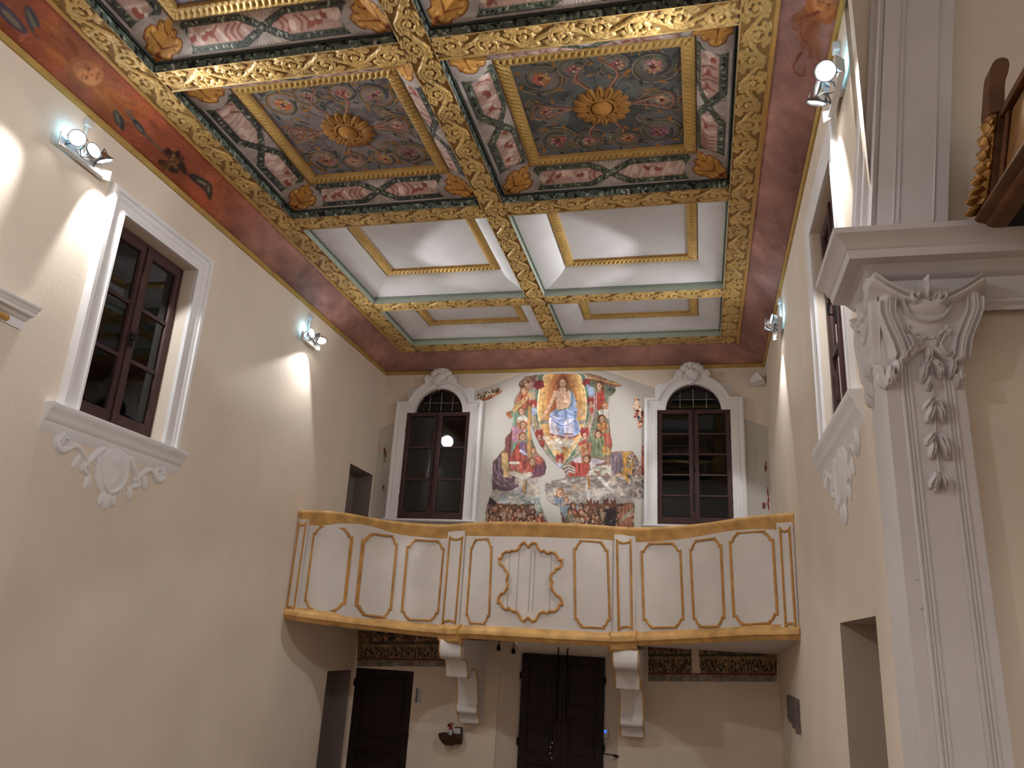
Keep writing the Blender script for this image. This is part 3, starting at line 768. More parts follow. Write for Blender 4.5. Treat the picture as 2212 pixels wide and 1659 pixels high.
def rosette(parent, cx, cy, z, rx, ry, kind):
    R = Relief(-rx * 1.05, -ry * 1.05, rx * 1.05, ry * 1.05, .005); n = 16
    for k in range(n):
        a = 2 * PI * k / n; R.leaf(rx * .35 * math.cos(a), ry * .35 * math.sin(a), math.atan2(ry * math.sin(a), rx * math.cos(a)), rx * .64, rx * .34, .035)
    R.blob(0, 0, rx * .62, ry * .62, .045); R.blob(0, 0, rx * .36, ry * .36, .065); R.blob(0, 0, rx * .12, ry * .12, .08)
    R.groove(spiral(0, 0, rx * .37, rx * .37, 0, 1, 40), .022, .03)
    for k in range(9):
        a = 2 * PI * k / 9; R.groove([(rx * .5 * math.cos(a), ry * .5 * math.sin(a)), (rx * .54 * math.cos(a), ry * .54 * math.sin(a))], .03, .03)
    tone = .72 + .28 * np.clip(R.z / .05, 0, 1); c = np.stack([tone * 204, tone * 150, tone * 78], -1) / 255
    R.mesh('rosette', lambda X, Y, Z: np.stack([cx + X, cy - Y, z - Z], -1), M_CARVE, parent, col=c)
def carved_frame(parent, x0, x1, y0, y1, zb, wd, seed, bright=1.0):
    """flat gilt picture frame with small carved leaves, four sides with mitres, hanging zb below the panel"""
    st = .009
    s = MB(); mp = lambda u, v, h: (u, v, h)
    s.mould([(0, 7.06), (0, zb + .012), (.012, zb)], rect(x0, x1, y0, y1), mp); s.mould([(wd - .012, zb), (wd, zb + .012), (wd, 7.06)], rect(x0, x1, y0, y1), mp)
    f = s.obj('inner_frame', M_GOLDP, parent)
    for k in range(4):
        Lk = (x1 - x0) if k % 2 == 0 else (y1 - y0)
        nu = int(Lk / st) + 1; nv = int(wd / st) + 1; u = np.linspace(0, 1, nu); v = np.linspace(0, 1, nv)
        U = v[:, None] * wd + u[None] * (Lk - 2 * v[:, None] * wd); Vv = np.broadcast_to(v[:, None] * wd, U.shape)
        ph = U / .055; H = .012 * np.abs(np.sin(PI * ph)) * np.abs(np.sin(PI * v))[:, None] + .008 * (np.sin(PI * (ph * 2 + v[:, None] * 3)) > .2)
        H = H * (.6 + .8 * fbm(nv, nu, 14, seed + k)); H[0] = H[-1] = 0
        if k == 0: P = (x0 + U, y0 + Vv)
        elif k == 1: P = (x1 - Vv, y0 + U)
        elif k == 2: P = (x1 - U, y1 - Vv)
        else: P = (x0 + Vv, y1 - U)
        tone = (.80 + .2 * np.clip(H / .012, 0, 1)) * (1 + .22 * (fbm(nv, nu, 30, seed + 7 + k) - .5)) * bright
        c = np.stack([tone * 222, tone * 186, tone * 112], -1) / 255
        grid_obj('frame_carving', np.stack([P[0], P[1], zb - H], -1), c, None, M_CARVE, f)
def coffer(label, x0, x1, y0, y1, fr, painted, seed):
    t = thing('ceiling_coffer', label, 'ceiling coffer', ((x0 + x1) / 2, (y0 + y1) / 2, ZC), 'coffers of the ceiling')
    fx0, fx1, fy0, fy1 = fr; z0, z1 = 6.815, 7.0
    O = [(x0, y0), (x1, y0), (x1, y1), (x0, y1)]; I = [(fx0, fy0), (fx1, fy0), (fx1, fy1), (fx0, fy1)]
    for k in range(4):
        o0, o1, i0, i1 = [np.array(q, float) for q in (O[k], O[(k + 1) % 4], I[k], I[(k + 1) % 4])]
        L = np.hypot(*(o1 - o0)); d = (o1 - o0) / L; run0 = (i0 - o0) @ d; run1 = (o1 - i1) @ d
        nu, nv = (int(L / .007), 44) if painted else (40, 22)
        tt = np.linspace(0, 1, nv); ss = np.linspace(0, 1, nu); f, g = cove_fn(tt)
        A = o0[None] + (i0 - o0)[None] * f[:, None]; B = o1[None] + (i1 - o1)[None] * f[:, None]
        XY = A[:, None] + (B - A)[:, None] * ss[None, :, None]; P = np.concatenate([XY, np.broadcast_to((z0 + (z1 - z0) * g)[:, None, None], (nv, nu, 1))], 2)
        if painted:
            V = .36; p = side_paint(L, V, run0, seed + k, (74, 80, 72) if seed < 200 else (92, 100, 84))
            Uq = f[:, None] * run0 + ss[None] * (L - f[:, None] * (run0 + run1)); jx = np.clip((Uq / p.st).astype(int), 0, p.w - 1); jy = np.clip((tt * V / p.st).astype(int), 0, p.h - 1)
            grid_obj('cove_side', P, p.a[jy[:, None], jx], None, M_PAINT, t)
        else: grid_obj('cove_side', P, None, None, M_COVEWHITE, t)
        beam_side('border_strip', t, O[k], O[(k + 1) % 4], painted, seed + 30 + k)
        s = MB(); q0, q1 = np.array(O[k]), np.array(O[(k + 1) % 4]); c_ = np.array([(x0 + x1) / 2, (y0 + y1) / 2])
        # narrow ledge bead where the cove starts
        n_ = np.array([-d[1], d[0]]); a_, b_ = q0 + n_ * .014, q1 + n_ * .014
        s.tube([(a_[0], a_[1], 6.806), (b_[0], b_[1], 6.806)], .010, 6); s.obj('bead', mat_bead[0] if painted else mat_bead[1], t)
    wd = .115
    carved_frame(t, fx0, fx1, fy0, fy1, 6.985, wd, seed)
    a, b, c, d = fx0 + wd - .02, fx1 - wd + .02, fy0 + wd - .02, fy1 - wd + .02; zp = 7.015
    if painted:
        p = coffer_paint_panel(0 if seed < 200 else 1); ny, nx = 280, 288
        X = np.linspace(a, b, nx); Y = np.linspace(c, d, ny)
        jx = np.clip(((X - a) / (b - a) * (p.w - 1)).astype(int), 0, p.w - 1); jy = np.clip(((d - Y) / (d - c) * (p.h - 1)).astype(int), 0, p.h - 1)
        P = np.stack([np.broadcast_to(X[None], (ny, nx)), np.broadcast_to(Y[:, None], (ny, nx)), np.full((ny, nx), zp)], -1)
        grid_obj('painted_panel', P, p.a[jy[:, None], jx[None]][::-1] if PANEL_FLIP else p.a[jy[:, None], jx[None]], None, M_PAINT, t)
        rosette(t, (a + b) / 2, (c + d) / 2, zp, .27, .27, 0)
    else:
        s = MB(); s.box(a, b, c, d, zp, zp + .02); s.obj('plain_panel', M_COVEWHITE, t)
    return t
PANEL_FLIP = False
mat_bead = (mat('dark_bead', (48, 54, 50), .7, .2, 20), mat('grey_green_bead', (126, 136, 126), .7, .1, 10))
xl, xr = (XL1, XM0), (XM1, XR0); fl, fr_ = (1.13, 2.72), (3.57, 5.22)
cl = coffer('painted coffer with faded reddish scrollwork and gilded rosette, left side of ceiling', *xl, *ROWS[1], (*fl, -6.77, -5.17), True, 100)
cr = coffer('painted coffer with bluish grotesque panel and sunflower rosette, right side of ceiling', *xr, *ROWS[1], (*fr_, -6.74, -5.16), True, 200)
a = copy_tree(cl, None, (0, -2.40, 0)); tag(a, 'nearest painted coffer cut off by the top edge, left half of ceiling')
a = copy_tree(cr, None, (0, -2.40, 0)); tag(a, 'nearest painted coffer cut off by the top edge, right half of ceiling')
coffer('plain white coffer with gilded inner frame, left, just beyond the painted ones', *xl, *ROWS[2], (*fl, -4.35, -2.92), False, 300)
coffer('plain white coffer with gilded inner frame, right, just beyond the painted ones', *xr, *ROWS[2], (*fr_, -4.35, -2.90), False, 310)
coffer('shallow white coffer in the last row above the back wall, left', *xl, *ROWS[3], (*fl, -2.05, -1.15), False, 320)
coffer('shallow white coffer in the last row above the back wall, right', *xr, *ROWS[3], (*fr_, -2.05, -1.15), False, 330)

# ================================================================== red frieze between walls and beams
def frieze(name, mp2, L, painter, seed, st=.012):
    """mp2(s along, t across 0..1) -> world; t = 0 at the wall"""
    nu = int(L / st) + 1; nv = 46; s = np.linspace(0, L, nu); t = np.linspace(0, 1, nv)
    p = Paint(0, 0, L, .60, st, (160, 118, 110))
    painter(p); p.grain(.32, 60, seed); p.grain(.14, 12, seed + 1)
    p.stroke([(0, .012), (L, .012)], .014, (88, 34, 28)); p.stroke([(0, .588), (L, .588)], .02, (96, 36, 30))
    jy = np.clip((t * .60 / st).astype(int), 0, p.h - 1); jx = np.clip((s / st).astype(int), 0, p.w - 1)
    S, T = np.meshgrid(s, t); P = mp2(S, T)
    o = grid_obj(name, P, p.a[jy[:, None], jx[None]], None, M_PAINT); o['kind'] = 'structure'; return o
def zc(T): return ZT + .058 + (ZC + .01 - ZT - .058) * (1 - np.cos(T * PI / 2)) * .6 + (ZC + .01 - ZT - .058) * T * .4
def face(p, x, y, r, rot=0.0):
    """round cherub head in orange monochrome; rot turns it on the frieze"""
    c, s = math.cos(rot), math.sin(rot); q = lambda a, b: (x + (a * c - b * s) * r, y + (a * s + b * c) * r)
    for a, b, k in ((-.8, -.5, .5), (-.4, -.95, .5), (.2, -1.05, .5), (.75, -.7, .5), (.98, -.1, .45), (-1.0, .05, .42)): p.ell(*q(a, b), k * r, k * r * .8, (158, 92, 48), rot)
    p.ell(*q(0, 0), .95 * r, 1.0 * r, (180, 112, 66), rot, .9); p.ell(*q(.25, .1), .62 * r, .75 * r, (200, 136, 84), rot, .7)
    for a in (-.35, .38): p.ell(*q(a, -.05), .17 * r, .09 * r, (110, 58, 34), rot); p.stroke([q(a - .2, -.28), q(a + .2, -.3)], .07 * r, (128, 66, 36))
    p.stroke([q(.04, -.05), q(.1, .3), q(-.06, .32)], .08 * r, (150, 86, 46)); p.stroke([q(-.26, .58), q(.0, .62), q(.28, .55)], .12 * r, (134, 62, 42)); p.ell(*q(-.45, .38), .2 * r, .16 * r, (206, 132, 88), rot)
def wing(p, x, y, ang, L, flip, col=(178, 108, 54)):
    for k in range(6):
        a = ang + flip * (k - 2) * .20; l = L * (1 - .08 * k); q = [(x, y), (x + .5 * l * math.cos(a + flip * .2), y + .5 * l * math.sin(a + flip * .2)), (x + l * math.cos(a), y + l * math.sin(a))]
        p.stroke(spline(q, 5), L * .22, tuple(np.array(col) - 14 * (k % 3)), L * .10, alpha=.55); p.stroke(spline(q, 5), L * .025, (128, 68, 40), L * .008, alpha=.5)
def veins(p, x0, x1, n, seed):
    rg = np.random.default_rng(seed)
    for _ in range(n):
        x, y = rg.uniform(x0, x1), rg.uniform(.05, .55); pts = [(x, y)]
        for k in range(4): pts.append((pts[-1][0] + rg.normal(0, .05), pts[-1][1] + rg.normal(0, .05)))
        p.stroke(pts, .007, (196, 142, 124), .003, .7)
def rose(p, x, y, r):
    rg = np.random.default_rng(3)
    for k in range(26):
        a = rg.uniform(0, 6.3); q = r * rg.uniform(.2, .9); p.ell(x + q * math.cos(a) * 1.15, y + q * math.sin(a), r * .34, r * .22, ((66, 34, 28), (90, 52, 34), (58, 28, 30), (112, 78, 44))[k % 4], a)
    for k in range(6): p.ell(x + rg.uniform(-.5, .5) * r, y + rg.uniform(-.4, .4) * r, r * .15, r * .1, (146, 108, 58), rg.uniform(0, 3))
def paintL(p):
    # near half is a stronger orange red; x = distance from the near end (y = -9.9)
    k = np.clip((5.4 - p.X) / 1.0, 0, 1)[None, :, None]
    p.a = p.a * (1 - k) + np.array((158, 84, 58)) / 255 * k
    p.a *= (1 + .5 * (fbm(p.h, p.w, 45, 4) - .5))[..., None]
    veins(p, 1.0, 4.8, 46, 2)
    X = lambda y: y + 9.9
    yc, tc_ = X(-7.36), .335
    for k in range(60):
        b = RNG.uniform(0, 6.3); x, y = yc + RNG.normal(0, .30), tc_ + RNG.normal(0, .07); p.ell(x, y, RNG.uniform(.04, .10), RNG.uniform(.02, .04), ((176, 108, 62), (150, 84, 52), (192, 126, 76), (134, 72, 46))[k % 4], RNG.uniform(-.5, .5), .55)
    wing(p, yc - .05, tc_, PI * 1.02, .55, 1); wing(p, yc + .1, tc_, -.05, .62, -1); wing(p, yc - .12, tc_ - .05, PI * .93, .40, -1, (150, 84, 46))
    p.stroke(spline([(yc + .15, tc_ - .08), (yc + .45, tc_ - .12), (yc + .75, tc_ - .02)], 6), .05, (170, 100, 50), .02); p.stroke(spline([(yc - .1, tc_ + .1), (yc - .35, tc_ + .16), (yc - .6, tc_ + .05)], 6), .05, (164, 94, 48), .02)
    face(p, yc, tc_, .14, -PI / 2 + .5)
    p.stroke(spline([(X(-6.85), .32), (X(-6.6), .27), (X(-6.25), .25)], 6), .05, (118, 92, 78), .03)
    rose(p, X(-6.1), .25, .16); leaf2(p, X(-6.72), .10, 2.6, .26); leaf2(p, X(-6.75), .30, -.2, .2); leaf2(p, X(-5.85), .27, .25, .34, (52, 50, 46)); leaf2(p, X(-5.42), .20, 2.4, .26, (60, 50, 44)); p.stroke([(X(-5.95), .26), (X(-5.45), .26)], .02, (56, 46, 40))
    rose(p, X(-8.5), .26, .17); leaf2(p, X(-8.28), .22, -.1, .36, (78, 66, 92)); p.stroke(spline([(X(-8.35), .3), (X(-7.95), .33), (X(-7.65), .33)], 5), .05, (146, 84, 54), .03)
    leaf2(p, X(-7.83), .25, 2.6, .30, (66, 70, 84)); p.ell(X(-7.86), .30, .06, .05, (150, 78, 44))
def paintR(p):
    X = lambda y: y + 9.9
    p.a *= (1 + .35 * (fbm(p.h, p.w, 50, 8) - .5))[..., None]; veins(p, 1.4, 3.6, 16, 9)
    yc, tc_ = X(-7.22), .15
    wing(p, yc + .05, tc_ + .03, .25, .55, 1, (150, 92, 58)); wing(p, yc - .1, tc_ + .05, PI - .2, .5, -1, (150, 92, 58)); face(p, yc, tc_ + .02, .13, PI / 2)
    p.stroke(spline([(yc + .1, .20), (yc + .2, .34), (yc + .36, .34), (yc + .45, .24)], 7), .03, (118, 60, 42), .014); p.stroke(spline([(yc + .55, .3), (yc + .75, .36), (yc + .8, .26), (yc + .7, .24)], 7), .028, (118, 60, 42), .012)
def paintB(p): p.a *= (1 + .2 * (fbm(p.h, p.w, 40, 5) - .5))[..., None]
xe = .535
frieze('trim_4', lambda S, T: np.stack([.004 + T * (xe - .004), -9.9 + S * (9.9 - T * .675) / 9.9, zc(T)], -1), 9.9, paintL, 1)
frieze('trim_5', lambda S, T: np.stack([W - .004 - T * (W - 5.79), -9.9 + S * (9.9 - T * .675) / 9.9, zc(T)], -1), 9.9, paintR, 2)
frieze('trim_6', lambda S, T: np.stack([T * xe + S / W * (W - T * (xe + W - 5.79)), -.004 - T * .671, zc(T)], -1), W, paintB, 3)
# ================================================================== balcony
PLAN = np.array([(-.02, -2.36), (.374, -2.378), (.663, -2.139), (.927, -1.643), (1.312, -1.387), (1.695, -1.301), (2.015, -1.469), (2.389, -1.638), (2.977, -1.704), (3.642, -1.619), (4.107, -1.428), (4.345, -1.374), (4.771, -1.512), (5.235, -1.846), (5.654, -2.33), (5.945, -2.594), (6.22, -2.745)])
FINE = spline(PLAN, 8)
def pyy(x): return float(np.interp(x, FINE[:, 0], FINE[:, 1]))
BOT = np.array([(0, 2.48), (.518, 2.44), (.909, 2.406), (1.449, 2.372), (1.89, 2.36), (2.3, 2.375), (3.4, 2.373), (4.127, 2.381), (4.414, 2.408), (5.099, 2.47), (5.705, 2.529), (6.2, 2.556)])
def zbot(x): return float(np.interp(x, BOT[:, 0], BOT[:, 1]))
def ztop(x): return 3.87 + .03 * x / W
M_BALC = mat('balcony_white_paint', (206, 200, 196), 0.6, 0.06, 2.5, 0.08, 25, spec=0.3)
M_BALCG = mat('balcony_gilding', (200, 158, 98), 0.5, 0.25, 6, 0.15, 30, metal=0.05)
M_LINE = mat('ochre_moulding', (180, 132, 70), 0.5, 0.25, 7, metal=0.1)
def mpPar(x, z, h):
    e = .02; t = Vector((2 * e, pyy(x + e) - pyy(x - e), 0)).normalized()
    return (x + t.y * h, pyy(x) + .05 - t.x * h, z)
bal = thing('balcony', 'white wooden balcony with curved front and gilded mouldings above the doors', 'balcony', (3.1, -1.5, 2.4))
def dense(p): return [tuple(q) for q in p]
s = MB(); n = len(FINE); F0 = dense(FINE)
for i in range(n - 1):
    (xa, ya), (xb, yb) = F0[i], F0[i + 1]
    a0, a1 = mpPar(xa, zbot(xa) + .06, 0), mpPar(xb, zbot(xb) + .06, 0); b0, b1 = mpPar(xa, ztop(xa) - .03, 0), mpPar(xb, ztop(xb) - .03, 0)
    s.quad(a0, a1, b1, b0)
    c0, c1 = mpPar(xa, zbot(xa) + .06, -.07), mpPar(xb, zbot(xb) + .06, -.07); d0, d1 = mpPar(xa, ztop(xa) - .03, -.07), mpPar(xb, ztop(xb) - .03, -.07)
    s.quad(c1, c0, d0, d1)
s.obj('parapet', M_BALC, bal, smooth=True)
P01 = [(x, y) for x, y in F0 if .002 <= x <= W - .002]; P01 = [(.004, pyy(.004))] + P01 + [(W - .004, pyy(W - .004))]
s = MB(); s.mould([(.14, -.05), (.14, -.01), (.13, 0), (0, 0), (-.01, -.02), (-.005, -.05), (.012, -.075), (.02, -.11), (.035, -.14), (.045, -.18), (.05, -.19)], P01, lambda u, v, h: (u, v, ztop(u) + h), closed=False)
s.obj('top_rail', M_BALCG, bal, smooth=True)
s = MB(); s.mould([(.05, .17), (.035, .165), (.025, .14), (.0, .13), (-.02, .10), (-.02, .06), (.0, .045), (.01, .02), (.03, 0), (.12, 0)], P01, lambda u, v, h: (u, v, zbot(u) + h), closed=False)
s.obj('base_moulding', M_BALCG, bal, smooth=True)
s = MB()
for i in range(n - 1):
    (xa, ya), (xb, yb) = F0[i], F0[i + 1]; xa, xb = max(xa, 0.002), min(xb, W - .002)
    if xb <= xa: continue
    s.quad((xa, ya + .10, zbot(xa) + .02), (xb, yb + .10, zbot(xb) + .02), (xb, -.002, 2.40), (xa, -.002, 2.40)); s.quad((xa, ya + .11, 2.62), (xb, yb + .11, 2.62), (xb, -.002, 2.62), (xa, -.002, 2.62))
s.obj('floor_slab', M_WHITE, bal)
BEADP = [(-.013, 0), (-.013, .008), (-.006, .017), (.006, .017), (.013, .008), (.013, 0)]
PANELS = [[(.256, 3.672), (.671, 3.671), (.675, 2.615), (.257, 2.627)], [(.762, 3.659), (1.075, 3.672), (1.081, 2.584), (.766, 2.607)], [(1.208, 3.648), (1.697, 3.65), (1.688, 2.585), (1.215, 2.576)], [(2.174, 3.647), (2.474, 3.661), (2.509, 2.568), (2.171, 2.568)], [(3.587, 3.67), (3.999, 3.677), (4.05, 2.601), (3.632, 2.591)], [(4.441, 3.683), (4.939, 3.678), (4.975, 2.656), (4.477, 2.631)], [(5.065, 3.687), (5.431, 3.702), (5.449, 2.681), (5.102, 2.663)], [(5.533, 3.734), (5.98, 3.713), (5.993, 2.725), (5.556, 2.694)]]
def bil(q, a, b): 
    tl, tr, br, bl = [np.array(v) for v in q]; return tuple((bl * (1 - a) + br * a) * (1 - b) + (tl * (1 - a) + tr * a) * b)
for q in PANELS:
    w_ = q[1][0] - q[0][0]; c1, s1 = .185, .055; c2, s2 = .095, .02
    def corner(sx, sy):     # notch step and shallow inward curve
        u = lambda a: a if sx < 0 else 1 - a
        v = lambda b: b if sy < 0 else 1 - b
        pts = [(0, c2), (s1, c2), (s1 + (c1 - s1) * .22, c2 * .66), (s1 + (c1 - s1) * .62, c2 * .30), (c1 * .97, s2), (c1, 0)]
        return [(u(a), v(b)) for a, b in pts]
    un = corner(-1, -1) + corner(1, -1)[::-1] + corner(1, 1) + corner(-1, 1)[::-1]
    s = MB(); s.mould(BEADP, [bil(q, a, b) for a, b in un], mpPar); s.obj('panel_moulding', M_LINE, bal)
STRIPS = [[(.027, 3.706), (.134, 3.707), (.127, 2.61), (.023, 2.611)], [(1.811, 3.704), (2.03, 3.687), (2.019, 2.563), (1.801, 2.556)], [(4.115, 3.706), (4.30, 3.722), (4.327, 2.609), (4.149, 2.593)], [(6.07, 3.729), (6.162, 3.728), (6.172, 2.699), (6.078, 2.691)]]
for i, q in enumerate(STRIPS):
    x0 = min(v[0] for v in q) - .035; x1 = max(v[0] for v in q) + .035; x0, x1 = max(x0, .002), min(x1, W - .002)
    s = MB(); xs = np.linspace(x0, x1, 7)
    for a, b in zip(xs[:-1], xs[1:]): s.quad(mpPar(a, zbot(a) + .1, .028), mpPar(b, zbot(b) + .1, .028), mpPar(b, ztop(b) - .1, .028), mpPar(a, ztop(a) - .1, .028))
    for a in (x0, x1): s.quad(mpPar(a, zbot(a) + .1, 0), mpPar(a, zbot(a) + .1, .028), mpPar(a, ztop(a) - .1, .028), mpPar(a, ztop(a) - .1, 0))
    st = s.obj('pilaster_strip', M_BALC, bal)
    un = [(0, 0), (.1, .012), (.3, .024), (.5, .028), (.7, .024), (.9, .012), (1, 0), (1, 1), (.9, .988), (.7, .976), (.5, .972), (.3, .976), (.1, .988), (0, 1)]
    s = MB(); s.mould([(d, h + .028) for d, h in BEADP], [bil(q, a, b) for a, b in un], mpPar); s.obj('strip_moulding', M_LINE, st)
    # gilded break of the base moulding and rail over each pier
    if i in (1, 2):
        s = MB(); pts = [(x, pyy(x)) for x in np.linspace(x0 - .02, x1 + .02, 6)]
        s.mould([(.05, .19), (-.01, .165), (-.045, .12), (-.05, .06), (-.02, .03), (-.01, -.03), (.03, -.06), (.10, -.06)], pts, lambda u, v, h: (u, v, zbot(u) + h), closed=False); s.obj('base_break', M_BALCG, bal)
CART = [(2.992, 3.559), (3.045, 3.62), (3.092, 3.61), (3.124, 3.548), (3.154, 3.509), (3.2, 3.522), (3.225, 3.5), (3.26, 3.485), (3.282, 3.509), (3.335, 3.5), (3.377, 3.456), (3.396, 3.411), (3.436, 3.418), (3.438, 3.356), (3.411, 3.309), (3.359, 3.301), (3.349, 3.261), (3.305, 3.225), (3.299, 3.168), (3.326, 3.13), (3.31, 3.09), (3.318, 3.04), (3.377, 2.971), (3.424, 2.945), (3.454, 2.897), (3.461, 2.858), (3.421, 2.856), (3.406, 2.801), (3.362, 2.765), (3.3, 2.768), (3.262, 2.738), (3.227, 2.758), (3.177, 2.734), (3.15, 2.688), (3.13, 2.644), (3.085, 2.63), (3.032, 2.677), (2.977, 2.625), (2.94, 2.645), (2.913, 2.699), (2.875, 2.741), (2.814, 2.744), (2.769, 2.781), (2.752, 2.758), (2.696, 2.773), (2.655, 2.844), (2.618, 2.842), (2.62, 2.904), (2.666, 2.962), (2.691, 2.957), (2.736, 3.032), (2.739, 3.078), (2.718, 3.122), (2.735, 3.191), (2.724, 3.225), (2.677, 3.281), (2.67, 3.299), (2.618, 3.332), (2.595, 3.401), (2.632, 3.408), (2.647, 3.466), (2.702, 3.496), (2.746, 3.491), (2.77, 3.512), (2.813, 3.506), (2.862, 3.528), (2.883, 3.586), (2.931, 3.622)]
s = MB(); s.mould([(-.015, 0), (-.015, .014), (-.007, .03), (.007, .03), (.015, .014), (.015, 0)], CART[::-1], mpPar); s.obj('cartouche_moulding', M_LINE, bal)
s = MB()      # boards of the cartouche field
for x in (2.745, 2.87, 3.03, 3.085, 3.30): s.box(x - .003, x + .003, 0, 0, 0, 0) if False else s.quad(mpPar(x - .003, 2.74, .003), mpPar(x + .003, 2.74, .003), mpPar(x + .003, 3.5, .003), mpPar(x - .003, 3.5, .003))
s.obj('board_joint', mat('board_joint_grey', (150, 142, 138), .8), bal)  # thin grey lines mark the board joints

# ------------------------------------------------------------------ scroll consoles
CPROF = [(-1.34, 2.355), (-1.37, 2.335), (-1.38, 2.28), (-1.37, 2.19), (-1.33, 2.13), (-1.26, 2.105), (-1.16, 2.10), (-1.09, 2.085), (-1.04, 2.03), (-1.01, 1.95), (-.99, 1.88), (-.96, 1.865), (-.90, 1.885), (-.80, 1.96), (-.68, 1.98), (-.56, 1.93), (-.46, 1.80), (-.39, 1.64), (-.365, 1.51), (-.385, 1.47), (-.38, 1.40), (-.34, 1.365), (-.29, 1.36), (-.25, 1.31), (-.21, 1.235), (-.003, 1.235), (-.003, 2.355)]
for x0, x1, lab in ((1.79, 2.09, 'white scroll console under the balcony left of the main double door'), (4.09, 4.40, 'white scroll console under the balcony right of the main double door')):
    t = thing('console_bracket', lab, 'console', ((x0 + x1) / 2, 0, 1.235), 'scroll consoles under the balcony')
    pr = spline(CPROF[:-2], 4); pr = [tuple(q) for q in pr] + CPROF[-2:]
    s = MB(); s.prism(pr, x0, x1, lambda y, z, x: (x, y, z)); s.obj('scroll_body', M_WHITE, t, smooth=True)
    s = MB()
    for xe in (x0, x1): s.tube([(xe, y + .006, z) for y, z in pr[:-2]], .010, 6)
    s.obj('edge_line', M_BALCG, t)
    s = MB()
    for xe, sg in ((x0, -1), (x1, 1)): s.lathe([(0, .012), (.05, .012), (.06, 0)], Matrix.Translation((xe, -1.24, 2.25)) @ Matrix.Rotation(sg * PI / 2, 4, 'Y'), 20)
    s.obj('volute_eye', M_WHITE, t, smooth=True)
# ================================================================== wall paintings
def fresco_mesh(name, p, M, mask, H, label, off=.004, group=None):
    f = hmap(H); X, Y = np.meshgrid(p.X, p.Y); U, V = f(X, Y)
    o = grid_obj(name, np.stack([U, np.full_like(U, -off), V], -1), p.a, mask, M_PAINT, None, False)
    tag(o, label, 'wall painting', group); return o
def ragged(p, polys, seed, holes=(), amt=.9, cell=9):
    m = np.zeros((p.h, p.w))
    for q in polys:
        r = p.inside(q)
        if r: m[r[0], r[1]] = np.maximum(m[r[0], r[1]], r[2])
    for q in holes:
        r = p.inside(q)
        if r: m[r[0], r[1]] = np.minimum(m[r[0], r[1]], 1 - r[2])
    for _ in range(6):
        z = np.pad(m, 1, mode='edge'); m = (z[:-2, 1:-1] + z[2:, 1:-1] + z[1:-1, :-2] + z[1:-1, 2:] + z[1:-1, 1:-1]) / 5
    return m + amt * (fbm(p.h, p.w, cell, seed, 3) - .5) > .5
HF = [0.0019115352475488282, 0.00021126541996674162, 1.3586224509130813, 0.00017850704372931626, -0.0015823709541802047, 6.800728457489685, 3.3536790006907675e-05, 4.70859300640921e-05, 1.0]
p = Paint(0, 100, 1760, 1600, 4, (150, 108, 88)); rg = np.random.default_rng(77)
def S(pts, w, c, w2=None, n=5, **k): p.stroke(spline(pts, n) if len(pts) > 2 else pts, w, c, w2, **k)
def robe(pts, c, folds=6, dark=.7, light=1.25):
    p.poly(pts, c); P = np.array(pts, float); x0, y0 = P.min(0); x1, y1 = P.max(0)
    for k in range(folds):
        x = x0 + (x1 - x0) * (k + .6) / folds; col = tuple(np.clip(np.array(c) * (dark if k % 2 else light), 0, 255))
        q = [(x + rg.normal(0, 5), y0 + (y1 - y0) * t + rg.normal(0, 4)) for t in (.18, .5, .85)]
        r = p.inside(pts)
        save = p.a[r[0], r[1]].copy(); S(q, (x1 - x0) * .07, col, (x1 - x0) * .02); k2 = r[2][..., None]; p.a[r[0], r[1]] = p.a[r[0], r[1]] * k2 + save * (1 - k2)
def head(x, y, r, hair=(150, 84, 48), skin=(222, 176, 142), tilt=0, halo=None):
    r = r * .86
    if halo: p.ell(x, y, r * 1.5, r * 1.5, halo, alpha=.7)
    p.ell(x, y - r * .25, r * 1.25, r * 1.3, hair); p.ell(x - r * .75, y + r * .4, r * .5, r * .9, hair); p.ell(x + r * .75, y + r * .4, r * .5, r * .9, hair)
    p.ell(x + tilt * r, y + r * .15, r * .80, r * 1.05, skin); p.ell(x + tilt * r + r * .3, y + r * .2, r * .4, r * .8, tuple(np.array(skin) * .86), alpha=.6)
    for sx in (-.32, .32): p.ell(x + tilt * r + sx * r, y + r * .05, r * .15, r * .09, (92, 58, 48))
    p.stroke([(x + tilt * r, y + .1 * r), (x + tilt * r + .06 * r, y + .48 * r)], r * .10, (170, 116, 92)); p.stroke([(x + tilt * r - .22 * r, y + .74 * r), (x + tilt * r + .22 * r, y + .74 * r)], r * .13, (158, 78, 68))
def hooded(x, y, r, c=(176, 62, 56), body=None):
    """red winged cherub: peaked hood, face, folded wings"""
    p.poly([(x - r * 1.5, y - r * 1.2), (x - r * .8, y - r * 2.6), (x - r * .1, y - r * 1.7), (x + r * .9, y - r * 2.8), (x + r * 1.4, y - r * .9), (x + r * 1.2, y + r * .3), (x - r * 1.3, y + r * .3)], c)
    for sx in (-.7, 0, .7): p.stroke([(x + sx * r, y - r * 2.0), (x + sx * r * .7, y - r * .5)], r * .18, tuple(np.array(c) * .72), r * .06)
    head(x, y, r * .85, tuple(np.array(c) * .85))
# ground tones
p.poly([(0, 1100), (1760, 1090), (1760, 1350), (0, 1350)], (176, 166, 158)); p.poly([(0, 1345), (1760, 1345), (1760, 1600), (0, 1600)], (112, 76, 60))
p.poly([(440, 470), (640, 260), (700, 300), (660, 900), (430, 900)], (120, 140, 118)); p.poly([(1160, 140), (1420, 250), (1400, 900), (1200, 900)], (122, 128, 106))
